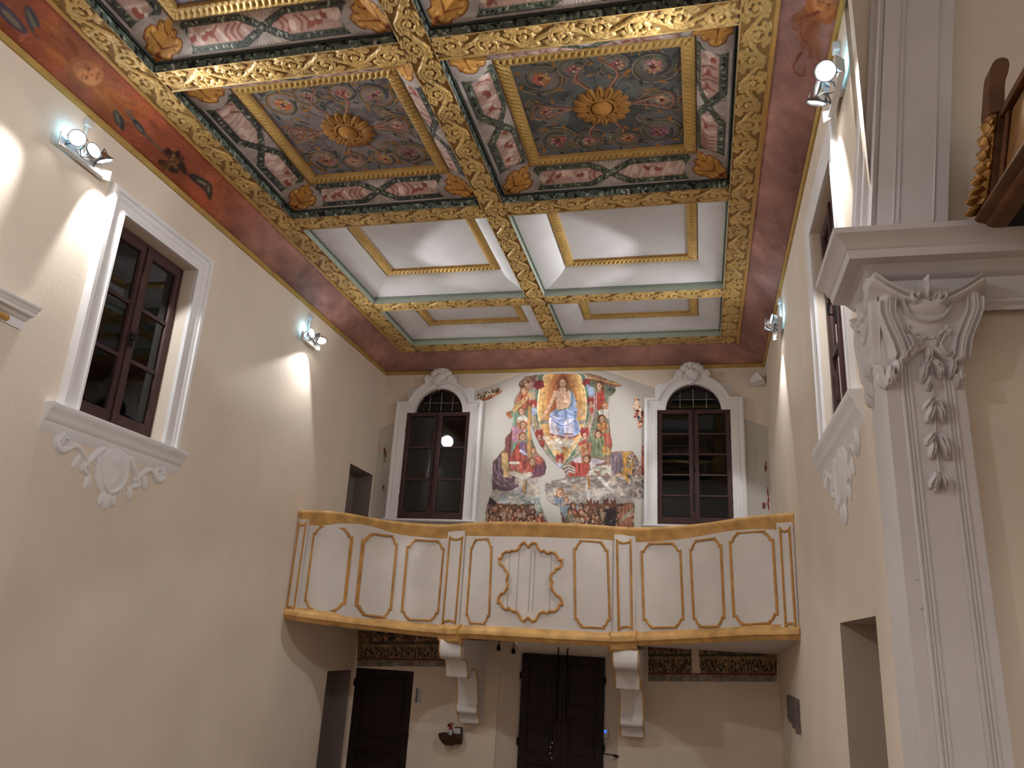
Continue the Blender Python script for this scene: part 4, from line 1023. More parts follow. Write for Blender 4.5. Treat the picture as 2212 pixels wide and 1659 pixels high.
# green and white foliage border along the top slopes
for k in range(110):
    t = rg.random(); sgn = k % 2
    x, y = ((530 + 280 * t, 210 - 85 * t + rg.uniform(0, 40)) if sgn else (1120 + 330 * t, 150 + 110 * t + rg.uniform(0, 55)))
    p.ell(x, y, rg.uniform(8, 18), rg.uniform(4, 9), ((70, 62, 56), (196, 186, 170), (92, 108, 86), (64, 42, 44))[k % 4], rg.uniform(0, 3))
S([(525, 235), (800, 150)], 14, (150, 96, 60)); S([(1120, 140), (1500, 228)], 22, (196, 150, 92)); S([(1120, 158), (1490, 245)], 9, (120, 66, 46))
# rainbow mandorla
def almond(e, dy=0): 
    yy = np.array([118, 200, 300, 420, 540, 660, 760, 850, 920, 985 + dy]); ww = np.array([135, 190, 218, 230, 222, 192, 152, 96, 50, 0]); ww = ww + e * np.array([1, 1, 1, 1, 1, 1.0, 1.0, 1.1, .9, 0])
    L = [(935 - a, b) for a, b in zip(ww, yy)]; R_ = [(935 + a, b) for a, b in zip(ww, yy)]; return spline(L + R_[::-1], 5, True)
p.poly(almond(62, 25), (150, 148, 176)); p.poly(almond(52, 20), (206, 166, 118)); p.poly(almond(42, 12), (112, 140, 116)); p.poly(almond(18), (92, 116, 100)); p.poly(almond(6), (244, 226, 186))
p.poly(almond(-4), (226, 180, 108)); p.poly(almond(-40, -40), (206, 146, 78), .8); p.poly(almond(-85, -120), (180, 106, 58), .8); p.poly(almond(-120, -260), (160, 84, 50), .7)
# clouds under the seated figure
for k in range(46):
    x, y = rg.uniform(770, 1090), rg.uniform(705, 850); 
    if abs(x - 935) < 240 - (y - 640) * .75: p.ell(x, y, rg.uniform(18, 34), rg.uniform(12, 22), ((206, 194, 180), (176, 162, 150), (228, 218, 206))[k % 3])
for k in range(14):
    x = 740 + k * 9 if k < 7 else 1090 + (k - 7) * 9; p.ell(x, 575, 10, 22, (150, 138, 124), .3)
# lilac-yellow rays beside the mandorla
for sg in (-1, 1):
    for i, c in enumerate(((196, 160, 178), (214, 186, 122), (150, 170, 140), (206, 150, 130))):
        S([(935 + sg * (300 - i * 12), 300), (935 + sg * (300 - i * 10), 480), (935 + sg * (262 - i * 14), 640), (935 + sg * (170 - i * 12), 830)], 20, c, 12)
    S([(935 + sg * 90, 960), (935 + sg * 190, 860), (935 + sg * 255, 740)], 34, (120, 146, 122), 18); S([(935 + sg * 60, 985), (935 + sg * 170, 900), (935 + sg * 250, 800)], 16, (204, 166, 104), 10)
# seated figure: robe, torso, arms, head
robe([(815, 500), (880, 450), (1000, 430), (1085, 440), (1070, 560), (1120, 660), (1060, 715), (900, 712), (905, 640), (840, 640)], (150, 172, 220), 7, .78, 1.16)
robe([(806, 560), (830, 510), (890, 530), (885, 620), (905, 690), (830, 705)], (214, 202, 220), 4); robe([(955, 560), (1040, 530), (1048, 640), (1035, 705), (950, 705)], (206, 202, 226), 4)
for q in ([(820, 520), (900, 560), (1000, 540), (1060, 500)], [(850, 560), (930, 610), (1010, 590), (1075, 540)], [(960, 450), (1010, 500), (1080, 520)], [(1060, 560), (1090, 620), (1080, 690)]): S(q, 12, (104, 124, 184), 5); S([(a + 6, b - 9) for a, b in q], 8, (206, 216, 242), 3)
S([(822, 690), (900, 706)], 12, (150, 58, 52)); S([(905, 706), (1000, 726), (1085, 700)], 12, (150, 58, 52)); S([(955, 690), (1035, 690)], 11, (150, 58, 52))
p.poly([(868, 300), (905, 262), (940, 258), (985, 262), (1020, 290), (1010, 380), (1005, 450), (885, 462), (882, 380)], (226, 182, 146))
for q in ([(905, 300), (945, 320), (985, 300)], [(945, 320), (945, 440)], [(900, 350), (940, 362)], [(950, 362), (990, 350)], [(900, 400), (990, 400)]): S(q, 6, (186, 132, 102), 3)
p.ell(888, 356, 7, 4, (120, 40, 40))
S([(872, 300), (846, 370), (815, 430), (772, 500)], 44, (222, 174, 138), 22); S([(880, 330), (850, 400)], 8, (184, 128, 98), 4); p.ell(762, 514, 24, 13, (226, 180, 146), -.7)
for a in (-.2, .1, .4): S([(768, 505), (742 - 12 * a, 528 + 20 * a)], 7, (222, 174, 138), 4)
robe([(1010, 262), (1040, 300), (1075, 400), (1085, 450), (1000, 450), (1012, 380)], (140, 164, 214), 4); S([(1012, 265), (1030, 330), (1010, 430), (900, 468)], 14, (96, 124, 104), 9)
S([(1068, 420), (1100, 460), (1128, 496)], 28, (222, 174, 138), 18); p.ell(1122, 508, 22, 13, (226, 180, 146), .8)
p.ell(940, 205, 50, 66, (124, 68, 42)); S([(900, 200), (896, 260), (908, 285)], 26, (134, 74, 46), 12); S([(982, 200), (988, 260), (976, 285)], 26, (134, 74, 46), 12)
p.poly([(918, 235), (964, 235), (970, 275), (912, 275)], (210, 164, 128)); head(940, 205, 40, (130, 72, 44), (224, 178, 142)); p.ell(940, 243, 17, 12, (150, 96, 64), alpha=.6)
S([(875, 705), (868, 735), (842, 752)], 24, (224, 178, 142), 16); S([(975, 708), (978, 745), (955, 772)], 24, (224, 178, 142), 16)
# red cherubim around the rim
for x, y, r in ((665, 425, 26), (722, 712, 28), (915, 940, 28), (1150, 695, 30), (1205, 395, 24)): hooded(x, y, r)
p.poly([(675, 190), (755, 180), (770, 240), (700, 275), (668, 240)], (140, 44, 50)); p.poly([(1120, 215), (1150, 165), (1200, 175), (1195, 230), (1150, 240)], (140, 44, 50))
p.poly([(620, 440), (690, 440), (700, 490), (660, 520), (625, 490)], (164, 178, 206)); p.poly([(1178, 440), (1230, 430), (1236, 480), (1215, 505)], (206, 92, 80)); p.poly([(1160, 210), (1230, 250), (1250, 340), (1190, 330)], (150, 168, 200))
p.poly([(715, 745), (775, 745), (765, 820), (735, 800)], (180, 72, 62)); p.poly([(1080, 780), (1165, 730), (1180, 790), (1110, 800)], (196, 80, 70))
p.poly([(885, 960), (940, 965), (930, 1012), (900, 1005)], (176, 188, 210))
# left side: cross, spear, standing saints
robe([(455, 610), (530, 560), (600, 620), (560, 760), (470, 780)], (186, 128, 152), 5); robe([(480, 780), (560, 720), (600, 760), (560, 880), (470, 880)], (124, 158, 132), 5); robe([(470, 470), (540, 440), (540, 600), (470, 620)], (118, 150, 124), 4)
robe([(500, 560), (580, 520), (616, 560), (600, 650), (520, 640)], (206, 120, 84), 5); robe([(510, 540), (565, 505), (610, 540), (600, 580), (520, 580)], (226, 216, 202), 3); robe([(520, 330), (610, 300), (640, 400), (590, 470), (520, 440)], (168, 84, 62), 5)
p.poly([(455, 455), (640, 285), (652, 322), (480, 490)], (206, 164, 100)); S([(455, 470), (645, 305)], 6, (140, 94, 52)); p.poly([(398, 500), (450, 470), (462, 540), (440, 556)], (176, 100, 56))
p.poly([(395, 735), (470, 650), (455, 820), (440, 1010), (400, 900)], (132, 74, 66)); p.poly([(440, 690), (462, 650), (445, 1000), (425, 1000)], (116, 60, 52))
robe([(440, 920), (520, 760), (600, 770), (610, 900), (560, 950), (450, 990)], (176, 72, 58), 6); robe([(525, 770), (585, 760), (600, 880), (560, 900)], (132, 100, 134), 4); S([(545, 845), (600, 880), (650, 910)], 24, (186, 196, 220), 14)
p.poly([(612, 420), (638, 420), (645, 900), (608, 900)], (206, 152, 88)); S([(642, 430), (646, 900)], 7, (140, 86, 50))
robe([(440, 1010), (600, 930), (720, 900), (780, 960), (770, 1060), (640, 1100), (600, 1060)], (176, 78, 64), 9); robe([(690, 960), (780, 950), (784, 1070), (650, 1105)], (124, 74, 98), 6); robe([(640, 940), (700, 900), (760, 930), (740, 990)], (196, 96, 84), 4)
for x in range(450, 640, 26): p.ell(x, 1075 + 12 * math.sin(x), 26, 22, (206, 196, 182)); 
for x in range(450, 530, 22): p.ell(x, 960, 18, 14, (214, 206, 194))
for a in ((575, 280, 30), (552, 470, 30), (566, 602, 30), (560, 712, 34), (652, 948, 32), (668, 842, 24), (600, 350, 20)): head(*a, (150, 84, 48), tilt=rg.uniform(-.2, .2), halo=(196, 138, 82) if a[2] > 29 else None)
robe([(285, 960), (335, 895), (385, 870), (432, 960), (445, 1080), (530, 1110), (525, 1185), (440, 1225), (278, 1215)], (98, 72, 84), 10, .7, 1.3)
for q in ([(300, 980), (330, 1080), (420, 1190)], [(340, 920), (350, 1060), (470, 1190)], [(290, 1120), (380, 1180), (500, 1150)]): S(q, 10, (150, 122, 134), 4)
p.poly([(362, 868), (420, 866), (432, 1000), (440, 1075), (392, 1085), (366, 1000)], (206, 160, 98)); S([(385, 880), (400, 1060)], 12, (234, 198, 140), 6); S([(390, 1080), (460, 1100)], 26, (206, 164, 126), 12)
# right side: saints, green and red robes, flags
robe([(1248, 300), (1330, 270), (1345, 400), (1300, 480), (1250, 450)], (176, 66, 54), 6); robe([(1275, 470), (1370, 420), (1380, 540), (1290, 530)], (222, 212, 196), 4); robe([(1265, 600), (1340, 560), (1385, 640), (1300, 680)], (202, 128, 70), 5)
robe([(1310, 690), (1390, 660), (1412, 800), (1370, 880), (1310, 850)], (186, 84, 62), 6); robe([(1225, 720), (1330, 710), (1340, 880), (1310, 920), (1215, 905)], (130, 142, 104), 7); robe([(1310, 800), (1395, 820), (1395, 885), (1320, 880)], (206, 146, 72), 4)
robe([(1100, 800), (1210, 760), (1210, 880), (1120, 890)], (206, 130, 90), 5); robe([(1020, 950), (1100, 940), (1130, 1020), (1200, 1085), (1000, 1090)], (184, 74, 60), 7); robe([(1110, 960), (1195, 960), (1185, 1060), (1120, 1050)], (176, 70, 60), 5)
p.poly([(1030, 930), (1110, 890), (1120, 960), (1060, 960)], (222, 208, 214)); p.poly([(1215, 910), (1355, 945), (1260, 975), (1205, 1010), (1190, 960)], (216, 206, 216))
for i, c in enumerate(((222, 214, 200), (140, 126, 112), (226, 218, 206), (132, 118, 106), (216, 206, 192))): S([(945 + 10 * i, 1000 + 16 * i), (1000, 985 + 14 * i), (1055, 1010 + 12 * i)], 14, c, 10)
for k in range(40): p.ell(rg.uniform(1200, 1400), rg.uniform(985, 1075), rg.uniform(12, 24), rg.uniform(8, 14), ((206, 202, 190), (176, 176, 158), (224, 218, 206))[k % 3])
for a in ((1292, 232, 34), (1336, 425, 30), (1310, 545, 32), (1275, 690, 32), (1152, 800, 24), (1168, 850, 24), (1170, 925, 32), (1240, 800, 0)):
    if a[2]: head(*a, ((110, 62, 40), (166, 96, 52))[a[2] % 3 == 0], tilt=rg.uniform(-.25, .25), halo=(190, 120, 70) if a[2] > 31 else None)
S([(1262, 300), (1255, 520), (1240, 700)], 9, (206, 170, 150), 6); S([(1380, 330), (1370, 600), (1365, 1010)], 8, (206, 190, 170), 5)
robe([(1390, 880), (1510, 860), (1510, 1040), (1400, 1080)], (122, 104, 116), 7); robe([(1505, 862), (1600, 850), (1612, 960), (1590, 1080), (1550, 1160), (1490, 1130), (1510, 1000)], (206, 146, 62), 8, .72, 1.25)
robe([(1395, 1110), (1470, 1055), (1530, 1090), (1500, 1150), (1420, 1140)], (226, 184, 148), 4)
for k in range(120):
    x, y = rg.uniform(1560, 1710), rg.uniform(880, 1300)
    p.ell(x, y, rg.uniform(8, 22), rg.uniform(5, 14), ((198, 186, 180), (150, 138, 136), (112, 118, 104), (176, 132, 130), (72, 66, 64))[k % 5], rg.uniform(0, 3))
# torn grey strip, scrolls, blowing angels, dead rising, crowd below
p.poly([(775, 1130), (960, 1095), (1480, 1085), (1560, 1150), (1540, 1200), (780, 1200)], (136, 122, 116)); p.a[:, :] *= 1
for k in range(160): p.ell(rg.uniform(780, 1700), rg.uniform(1095, 1340), rg.uniform(8, 40), rg.uniform(4, 12), ((190, 182, 174), (158, 148, 142), (206, 200, 194), (146, 138, 138))[k % 4], rg.uniform(-.3, .3), .6)
p.poly([(1262, 1092), (1300, 1090), (1440, 1240), (1410, 1255)], (226, 220, 214)); p.poly([(720, 1105), (745, 1115), (680, 1290), (655, 1280)], (222, 214, 208))
for k in range(9): p.stroke([(722 - 7 * k, 1128 + 17 * k), (734 - 7 * k, 1132 + 17 * k)], 7, (120, 104, 98)); p.stroke([(1300 + 13 * k, 1120 + 14 * k), (1308 + 13 * k, 1114 + 14 * k)], 6, (140, 128, 122))
p.poly([(1172, 1060), (1190, 1060), (1205, 1200), (1195, 1330), (1175, 1330), (1150, 1200)], (200, 190, 184)); S([(1180, 1090), (1195, 1200)], 22, (166, 112, 60), 26); S([(595, 1130), (568, 1250)], 26, (196, 142, 78), 34); S([(600, 1130), (580, 1400)], 10, (110, 116, 96), 8)
for k in range(60): p.ell(rg.uniform(290, 720), rg.uniform(1230, 1350), rg.uniform(14, 40), rg.uniform(6, 14), ((198, 192, 186), (150, 162, 176), (212, 206, 198), (134, 148, 140))[k % 4], rg.uniform(-.4, .4), .7)
p.poly([(250, 1280), (320, 1330), (310, 1360), (230, 1350)], (70, 50, 54))
robe([(860, 1270), (960, 1260), (945, 1360), (920, 1440), (870, 1350)], (124, 130, 150), 6)
for sg in (-1, 1): S([(915, 1260), (915 + sg * 80, 1250), (915 + sg * 130, 1290)], 34, (206, 190, 166), 14)
S([(950, 1270), (1060, 1240), (1130, 1200)], 34, (196, 158, 128), 8); S([(960, 1300), (1130, 1340)], 10, (116, 104, 98), 4); head(918, 1245, 36, (166, 106, 58)); head(975, 1310, 22); head(1045, 1185, 22, (190, 160, 130))
p.poly([(930, 1370), (1130, 1350), (1110, 1430), (960, 1480), (925, 1420)], (136, 156, 170)); p.poly([(960, 1500), (1040, 1440), (1150, 1450), (1120, 1500)], (112, 118, 68)); p.poly([(660, 1300), (745, 1280), (800, 1510), (700, 1460)], (134, 150, 146))
def crowd(x0, x1, y0, y1, n):
    for k in range(n):
        x, y = rg.uniform(x0, x1), y0 + (y1 - y0) * (k / n) + rg.uniform(-12, 12); c = ((148, 62, 48), (122, 84, 60), (92, 62, 54), (164, 100, 66), (110, 112, 96), (188, 150, 120))[rg.integers(0, 6)]
        p.ell(x, y + 60, 34, 56, c, rg.uniform(-.3, .3)); S([(x - 20, y + 30), (x + rg.uniform(-40, 40), y + 90)], 16, (206, 154, 118), 9); head(x, y, rg.uniform(18, 25), ((96, 54, 38), (132, 74, 46), (70, 44, 36))[k % 3], (214, 166, 130), rg.uniform(-.4, .4))
crowd(240, 740, 1375, 1560, 46); crowd(1000, 1600, 1360, 1560, 56)
for x, y in ((1195, 1330), (1260, 1345), (1350, 1320), (1420, 1330)): p.poly([(x - 22, y + 20), (x - 30, y - 34), (x - 6, y - 6), (x + 18, y - 40), (x + 26, y + 20)], (92, 54, 42)); p.ell(x, y + 20, 28, 24, (118, 66, 48))
robe([(1340, 1400), (1440, 1380), (1440, 1560), (1330, 1560)], (66, 52, 58), 6); robe([(1480, 1380), (1600, 1330), (1600, 1560), (1470, 1560)], (172, 108, 82), 8); S([(1600, 1400), (1480, 1520)], 26, (150, 160, 130), 14)
lum = p.a @ np.array([.3, .59, .11]); p.a = p.a * .82 + lum[..., None] * .18
for _ in range(1):
    z = np.pad(p.a, ((1, 1), (1, 1), (0, 0)), mode='edge'); p.a = (z[:-2, 1:-1] + z[2:, 1:-1] + z[1:-1, :-2] + z[1:-1, 2:] + 2 * z[1:-1, 1:-1]) / 6
loss = fbm(p.h, p.w, 16, 21, 4); kk = np.clip((loss - .60) * 8, 0, .8)[..., None] * np.clip((p.Y - 950) / 200, .12, .8)[:, None, None]; p.a = p.a * (1 - kk) + np.array((196, 178, 160)) / 255 * kk
p.grain(.26, 22, 5); p.grain(.24, 5, 9); p.a = p.a * .95
OUT = [(525, 205), (590, 145), (800, 118), (1200, 116), (1290, 140), (1500, 218), (1492, 244), (1440, 244), (1440, 300), (1392, 330), (1375, 420), (1385, 620), (1400, 720), (1410, 800), (1395, 858), (1440, 850), (1510, 850), (1600, 846), (1640, 900), (1690, 1000), (1712, 1100), (1705, 1290), (1660, 1310), (1600, 1290), (1622, 1330), (1610, 1590), (955, 1590), (930, 1510), (915, 1380), (870, 1360), (800, 1320), (770, 1220), (780, 1150), (860, 1120), (960, 1100), (970, 1070), (960, 1040), (930, 1015), (885, 985), (850, 955), (800, 895), (740, 820), (690, 720), (660, 650), (648, 590), (634, 620), (650, 720), (680, 800), (700, 860), (772, 930), (792, 1000), (772, 1070), (700, 1112), (715, 1180), (722, 1300), (748, 1380), (800, 1500), (815, 1590), (205, 1590), (220, 1380), (250, 1280), (280, 1220), (268, 1130), (285, 950), (330, 890), (400, 820), (390, 735), (450, 660), (468, 600), (480, 522), (440, 556), (398, 490), (450, 470), (480, 420), (480, 360), (540, 280)]
mk = ragged(p, [OUT], 3)
fresco_mesh('fresco', p, M_PAINT, mk, HF, 'large broken wall painting of a seated figure in a golden almond between the arched windows')
# small remains beside it
q = Paint(90, 220, 400, 400, 4, (206, 190, 168))
for k in range(60):
    t = rg.random(); x = 110 + 250 * t; y = 345 - 80 * t + rg.uniform(-26, 26); q.ell(x, y, rg.uniform(5, 12), rg.uniform(3, 6), (52, 40, 38), rg.uniform(-1, 1))
q.stroke([(150, 378), (280, 330), (370, 285)], 20, (160, 96, 60)); q.stroke([(150, 390), (280, 345)], 8, (96, 56, 42)); q.grain(.3, 8, 3)
fresco_mesh('fresco_fragment', q, M_PAINT, ragged(q, [[(115, 315), (250, 270), (330, 240), (375, 270), (360, 310), (280, 345), (260, 370), (150, 385)]], 7, cell=7), HF, 'painted scrap with dark leaf pattern touching the left arched window', group='small fresco scraps on the back wall')
q = Paint(1560, 300, 1740, 700, 4, (206, 178, 156))
for k in range(46): q.ell(rg.uniform(1590, 1720), rg.uniform(330, 680), rg.uniform(8, 22), rg.uniform(6, 14), ((74, 40, 50), (196, 110, 70), (226, 206, 186), (60, 62, 80), (178, 84, 64))[k % 5], rg.uniform(0, 3))
q.grain(.3, 10, 2)
fresco_mesh('fresco_fragment', q, M_PAINT, ragged(q, [[(1615, 345), (1660, 340), (1670, 430), (1710, 480), (1705, 560), (1690, 620), (1660, 660), (1632, 610), (1650, 560), (1605, 540), (1620, 490), (1590, 440), (1620, 400)]], 9, cell=10), HF, 'ragged painted scrap with small figures touching the right arched window', group='small fresco scraps on the back wall')
q = Paint(1670, 770, 1730, 1120, 4, (150, 80, 70)); q.grain(.5, 10, 4)
fresco_mesh('fresco_fragment', q, M_PAINT, ragged(q, [[(1690, 785), (1706, 785), (1712, 1100), (1690, 1060), (1680, 960)]], 5, cell=8), HF, 'thin reddish painted strip beside the lower part of the right arched window', group='small fresco scraps on the back wall')
HK = [0.0022222321696603272, 0.00024560405736181117, -1.0676368566466579, 0.00020752120349152073, -0.0018395662037740228, 7.213930317748757, 3.8987789378273696e-05, 5.473917818732084e-05, 1.0]
q = Paint(360, 850, 480, 1330, 4, (172, 156, 142))
for k in range(40): q.ell(rg.uniform(370, 470), rg.uniform(870, 1320), rg.uniform(4, 12), rg.uniform(8, 24), ((112, 62, 50), (50, 38, 36), (200, 186, 170))[k % 3])
q.grain(.4, 8, 6)
fresco_mesh('fresco_fragment', q, M_PAINT, ragged(q, [[(375, 870), (400, 900), (440, 900), (462, 880), (460, 1000), (430, 1030), (425, 940), (380, 910)], [(425, 1105), (438, 1110), (430, 1190), (418, 1190)], [(405, 1215), (438, 1215), (436, 1290), (410, 1270)], [(345, 1230), (372, 1215), (352, 1330), (338, 1330)]], 11, cell=7), HK, 'dark painted scraps on the grey plaster left of the left arched window', group='small fresco scraps on the back wall')
HK7 = [0.002022857086300855, 0.000223568857807879, 4.141932512962299, 0.00018890273607710263, -0.00167452329317173, 7.044254250364765, 3.548986784626018e-05, 4.982806748219612e-05, 1.0]
q = Paint(1120, 980, 1210, 1480, 4, (132, 58, 42)); 
for k in range(14): q.ell(rg.uniform(1130, 1165), rg.uniform(1240, 1430), 8, 8, (110, 92, 84))
q.grain(.4, 8, 6)
fresco_mesh('fresco_fragment', q, M_PAINT, ragged(q, [[(1150, 1010), (1170, 1010), (1170, 1110), (1152, 1115)], [(1172, 1200), (1182, 1200), (1196, 1440), (1176, 1445)], [(1130, 1360), (1160, 1360), (1160, 1420), (1130, 1415)]], 11, cell=7), HK7, 'red painted strip in the corner right of the right arched window', group='small fresco scraps on the back wall')
# bordered pictures under the balcony
def under(x0, y0, x1, y1, H, label, frame_u, seed, gaps, scale):
    q = Paint(x0, y0, x1, y1, 4, (128, 108, 84)); g = np.random.default_rng(seed); k_ = scale; n = int((x1 - x0) / 18)
    (bx0, bx1, by) = frame_u
    # foliate border
    for k in range(n * 9):
        x, y = g.uniform(x0, x1), g.uniform(y0, y1 - 120 * k_); b = g.uniform(-1.2, 1.2); L = g.uniform(7, 13) * k_
        q.stroke([(x - L * math.cos(b), y - L * math.sin(b)), (x + L * math.cos(b), y + L * math.sin(b))], 8 * k_, ((40, 30, 26), (176, 156, 120), (46, 34, 28), (150, 118, 88))[k % 4], 3)
    for a, b in ((bx0 - 70, (60, 56, 50)),): q.poly([(bx0, y0), (bx1, y0), (bx1, by + 60 * k_), (bx0, by + 60 * k_)], (150, 124, 96))
    q.poly([(bx0, y0), (bx1, y0), (bx1, by + 30 * k_), (bx0, by + 30 * k_)], (70, 72, 60)); q.poly([(bx0 + 20, y0), (bx1 - 20, y0), (bx1 - 20, by), (bx0 + 20, by)], (132, 104, 88))
    for k in range(int((bx1 - bx0) / 9)):
        q.ell(g.uniform(bx0 + 30, bx1 - 30), g.uniform(y0, by - 14), g.uniform(10, 34), g.uniform(8, 26), ((84, 50, 48), (150, 110, 92), (112, 92, 72), (52, 42, 44), (170, 134, 116))[k % 5], g.uniform(0, 3))
    for k in range(n * 3):
        x = g.uniform(x0 + 10, x1 - 10); y = g.uniform(by + 75 * k_, y1 - 130 * k_); q.ell(x, y, 9 * k_, 14 * k_, (34, 26, 24), g.uniform(-.7, .7)); q.stroke([(x + 10, y - 12), (x + 18, y + 10)], 5, (190, 170, 136))
    q.stroke([(x0, y1 - 108 * k_), (x1, y1 - 96 * k_)], 18 * k_, (110, 44, 36)); q.poly([(x0, y1 - 96 * k_), (x1, y1 - 84 * k_), (x1, y1), (x0, y1)], (138, 130, 124)); q.grain(.35, 10, seed)
    m = ragged(q, [[(x0 + 6, y0), (x1 - 6, y0), (x1 - 6, y1 - 4), (x0 + 6, y1 - 10)]], seed, gaps, .5, 8)
    fresco_mesh('fresco', q, M_PAINT, m, H, label, group='bordered pictures under the balcony')
HL = [0.0015626597357984644, 0.00017270723402762372, -1.0629749042069312, 0.00014592760983681667, -0.0012935714266113117, 2.4955723010584476, 2.741596916887874e-05, 3.8492247071767976e-05, 1.0]
HR = [0.001290980465879878, 0.00014268087948901402, 4.047127229895503, 0.00012055707932844925, -0.0010686750318815786, 2.616473691414357, 2.2649512135993925e-05, 3.180010204325241e-05, 1.0]
under(660, 40, 1790, 510, HL, 'dark bordered wall painting under the balcony above the narrow left door', (800, 1790, 235), 31, [], .85)
under(325, 40, 1880, 630, HR, 'dark bordered wall painting with a plaster gap under the right side of the balcony', (325, 1690, 290), 37, [[(845, 30), (915, 30), (960, 520), (860, 520)]], 1.0)
# ================================================================== pilaster, entablature, arch springing on the right
M_PIL = mat('pilaster_white', (206, 203, 204), 0.6, 0.03, 3, 0.1, 50, spec=0.3, dist=0.006)
t = thing('pilaster', 'tall white fluted pilaster with leafy stucco capital at the right wall corner', 'pilaster', (6.38, -7.5, ZF))
s = MB(); s.prism([(6.175, -7.12), (6.175, -7.50), (6.57, -7.50), (6.57, -7.402), (6.198, -7.402), (6.198, -7.12)], ZF, 4.25, lambda x, y, z: (x, y, z)); s.obj('shaft', M_PIL, t, bevel=.006)
for x0 in (6.262, 6.468):
    s = MB()
    for dx, r in ((0, .011), (.022, .007), (.040, .010)): s.tube([(x0 + dx, -7.500, ZF), (x0 + dx, -7.500, 3.93)], r, 10)
    s.obj('fluting', M_PIL, t, smooth=True)
for x, z in ((6.235, 2.80), (6.24, 2.66)):
    s = MB(); s.lathe([(0, .008), (.008, .006), (.010, 0)], Matrix.Translation((x, -7.5, z)) @ Matrix.Rotation(PI / 2, 4, 'X'), 10); s.obj('wall_plug', M_PIL, t, smooth=True)
HC = [0.0013627956669004138, 0.00038793557482885775, 5.834152057396121, 0.00019513199314252235, -0.0008569028404634932, 4.968881616851253, 5.610799282914306e-05, 7.877608518308287e-05, 1.0]
fC = hmap(HC)
R = Relief(300, 380, 1000, 1100, 4)
bell = spline([(395, 555), (400, 630), (440, 740), (462, 850), (540, 872), (640, 800), (780, 872), (868, 850), (880, 740), (925, 650), (938, 600), (890, 525), (760, 560), (640, 560), (520, 545)], 5, True)
R.poly(bell, .045)
R.blob(640, 640, 170, 150, .075, 0, .7)
for pts, w0, w1, h in (([(432, 555), (432, 620), (462, 700), (498, 780), (520, 850)], 92, 66, .095), ([(895, 535), (898, 600), (870, 680), (840, 760), (828, 850)], 96, 66, .095)):
    P = spline(pts, 8); R.stroke(P, w0, h, w1); sg = -1 if pts[0][0] < 640 else 1
    for o in (-20, 2, 22): R.groove(P * 1.0 + np.array([o, 0]), 8, .016)
    R.stroke(P + np.array([sg * 42, 0]), 16, .105, 12); R.stroke(P - np.array([sg * 42, 0]), 14, .10, 10)
R.blob(640, 585, 140, 72, .105); R.groove(spline([(500, 560), (540, 625), (600, 660), (660, 666), (720, 645), (772, 580)], 6), 8, .04)
R.stroke(spline([(505, 550), (543, 628), (600, 664), (660, 670), (722, 650), (776, 575)], 6), 13, .115)
for sg in (-1, 1):     # horns of the abacus, scrolls beside the fleuron, leaf tips
    q = [(640 + sg * 55, 545), (640 + sg * 140, 515), (640 + sg * 215, 475), (640 + sg * 285, 428)]
    R.stroke(spline(q, 8), 34, .13, 30); R.stroke(spline([(a_, b_ + 30) for a_, b_ in q], 8), 24, .12, 76)
    R.groove(spline([(a_, b_ + 12) for a_, b_ in q], 8), 6, .03)
    R.stroke(spiral(640 + sg * 66, 545, 30, 8, PI / 2, -sg * 1.0), 20, .15, 12)
    R.leaf(640 + sg * 12, 565, -PI / 2 + sg * .62, 84, 34, .15)
    for dx, dy, an, L, wd_ in ((178, 880, 1.75, 130, 46), (150, 850, 1.45, 110, 46), (200, 930, 1.2, 70, 36), (160, 930, 1.9, 80, 34)):
        R.leaf(640 + sg * dx, dy, (PI - an) if sg > 0 else an, L, wd_, .10)
    R.stroke(spline([(640 + sg * 100, 740), (640 + sg * 75, 790), (640 + sg * 110, 840), (640 + sg * 130, 820)], 6), 26, .09, 14)
R.blob(632, 505, 26, 80, .15, 0, .6); R.blob(630, 462, 17, 34, .165)
R.blur(2)
def mC(X, Y, Z):
    U, V = fC(X, Y); return np.stack([U, -7.502 - Z, V], -1)
cap = R.mesh('capital', mC, M_PIL, t)
# the same capital on the narrow side facing the nave
def mCs(X, Y, Z):
    U, V = fC(X, Y); return np.stack([6.172 - Z * .45, -7.50 + (U - 6.20) * .98 + .005, V], -1)
R.mesh('side_capital', mCs, M_PIL, t)
G = Relief(480, 640, 800, 1600, 4)
G.stroke(spline([(540, 690), (570, 725), (610, 745), (655, 752), (700, 740), (735, 715), (755, 690)], 6), 22, .06, 16)
for k, (x, y) in enumerate(((545, 690), (585, 730), (630, 750), (680, 748), (722, 722), (752, 690))): G.leaf(x, y, PI / 2 + .5 * (-1) ** k, 60, 34, .085); G.blob(x, y, 18, 16, .08)
G.stroke(spline([(655, 750), (675, 860), (685, 960), (690, 1080), (700, 1190), (700, 1300), (715, 1420), (735, 1500)], 5), 9, .03)
for x, y, an, L, w_ in ((660, 770, 1.5, 110, 44), (665, 850, 2.0, 90, 44), (680, 850, 1.0, 100, 44), (640, 880, 1.7, 100, 50), (715, 890, 1.3, 70, 40), (675, 930, 1.8, 90, 36), (690, 1060, 2.2, 90, 54), (700, 1060, .95, 90, 54), (690, 1090, 1.9, 110, 50), (705, 1090, 1.2, 110, 50), (695, 1250, 2.2, 80, 48), (712, 1250, 1.1, 140, 52), (690, 1290, 1.7, 100, 46), (730, 1290, 1.2, 110, 46), (712, 1460, 2.0, 100, 46), (730, 1470, 1.2, 90, 46), (705, 1450, 1.6, 120, 40)):
    G.leaf(x, y, an, L, w_, .075)
G.blur(1)
G.mesh('garland', mC, M_PIL, t)

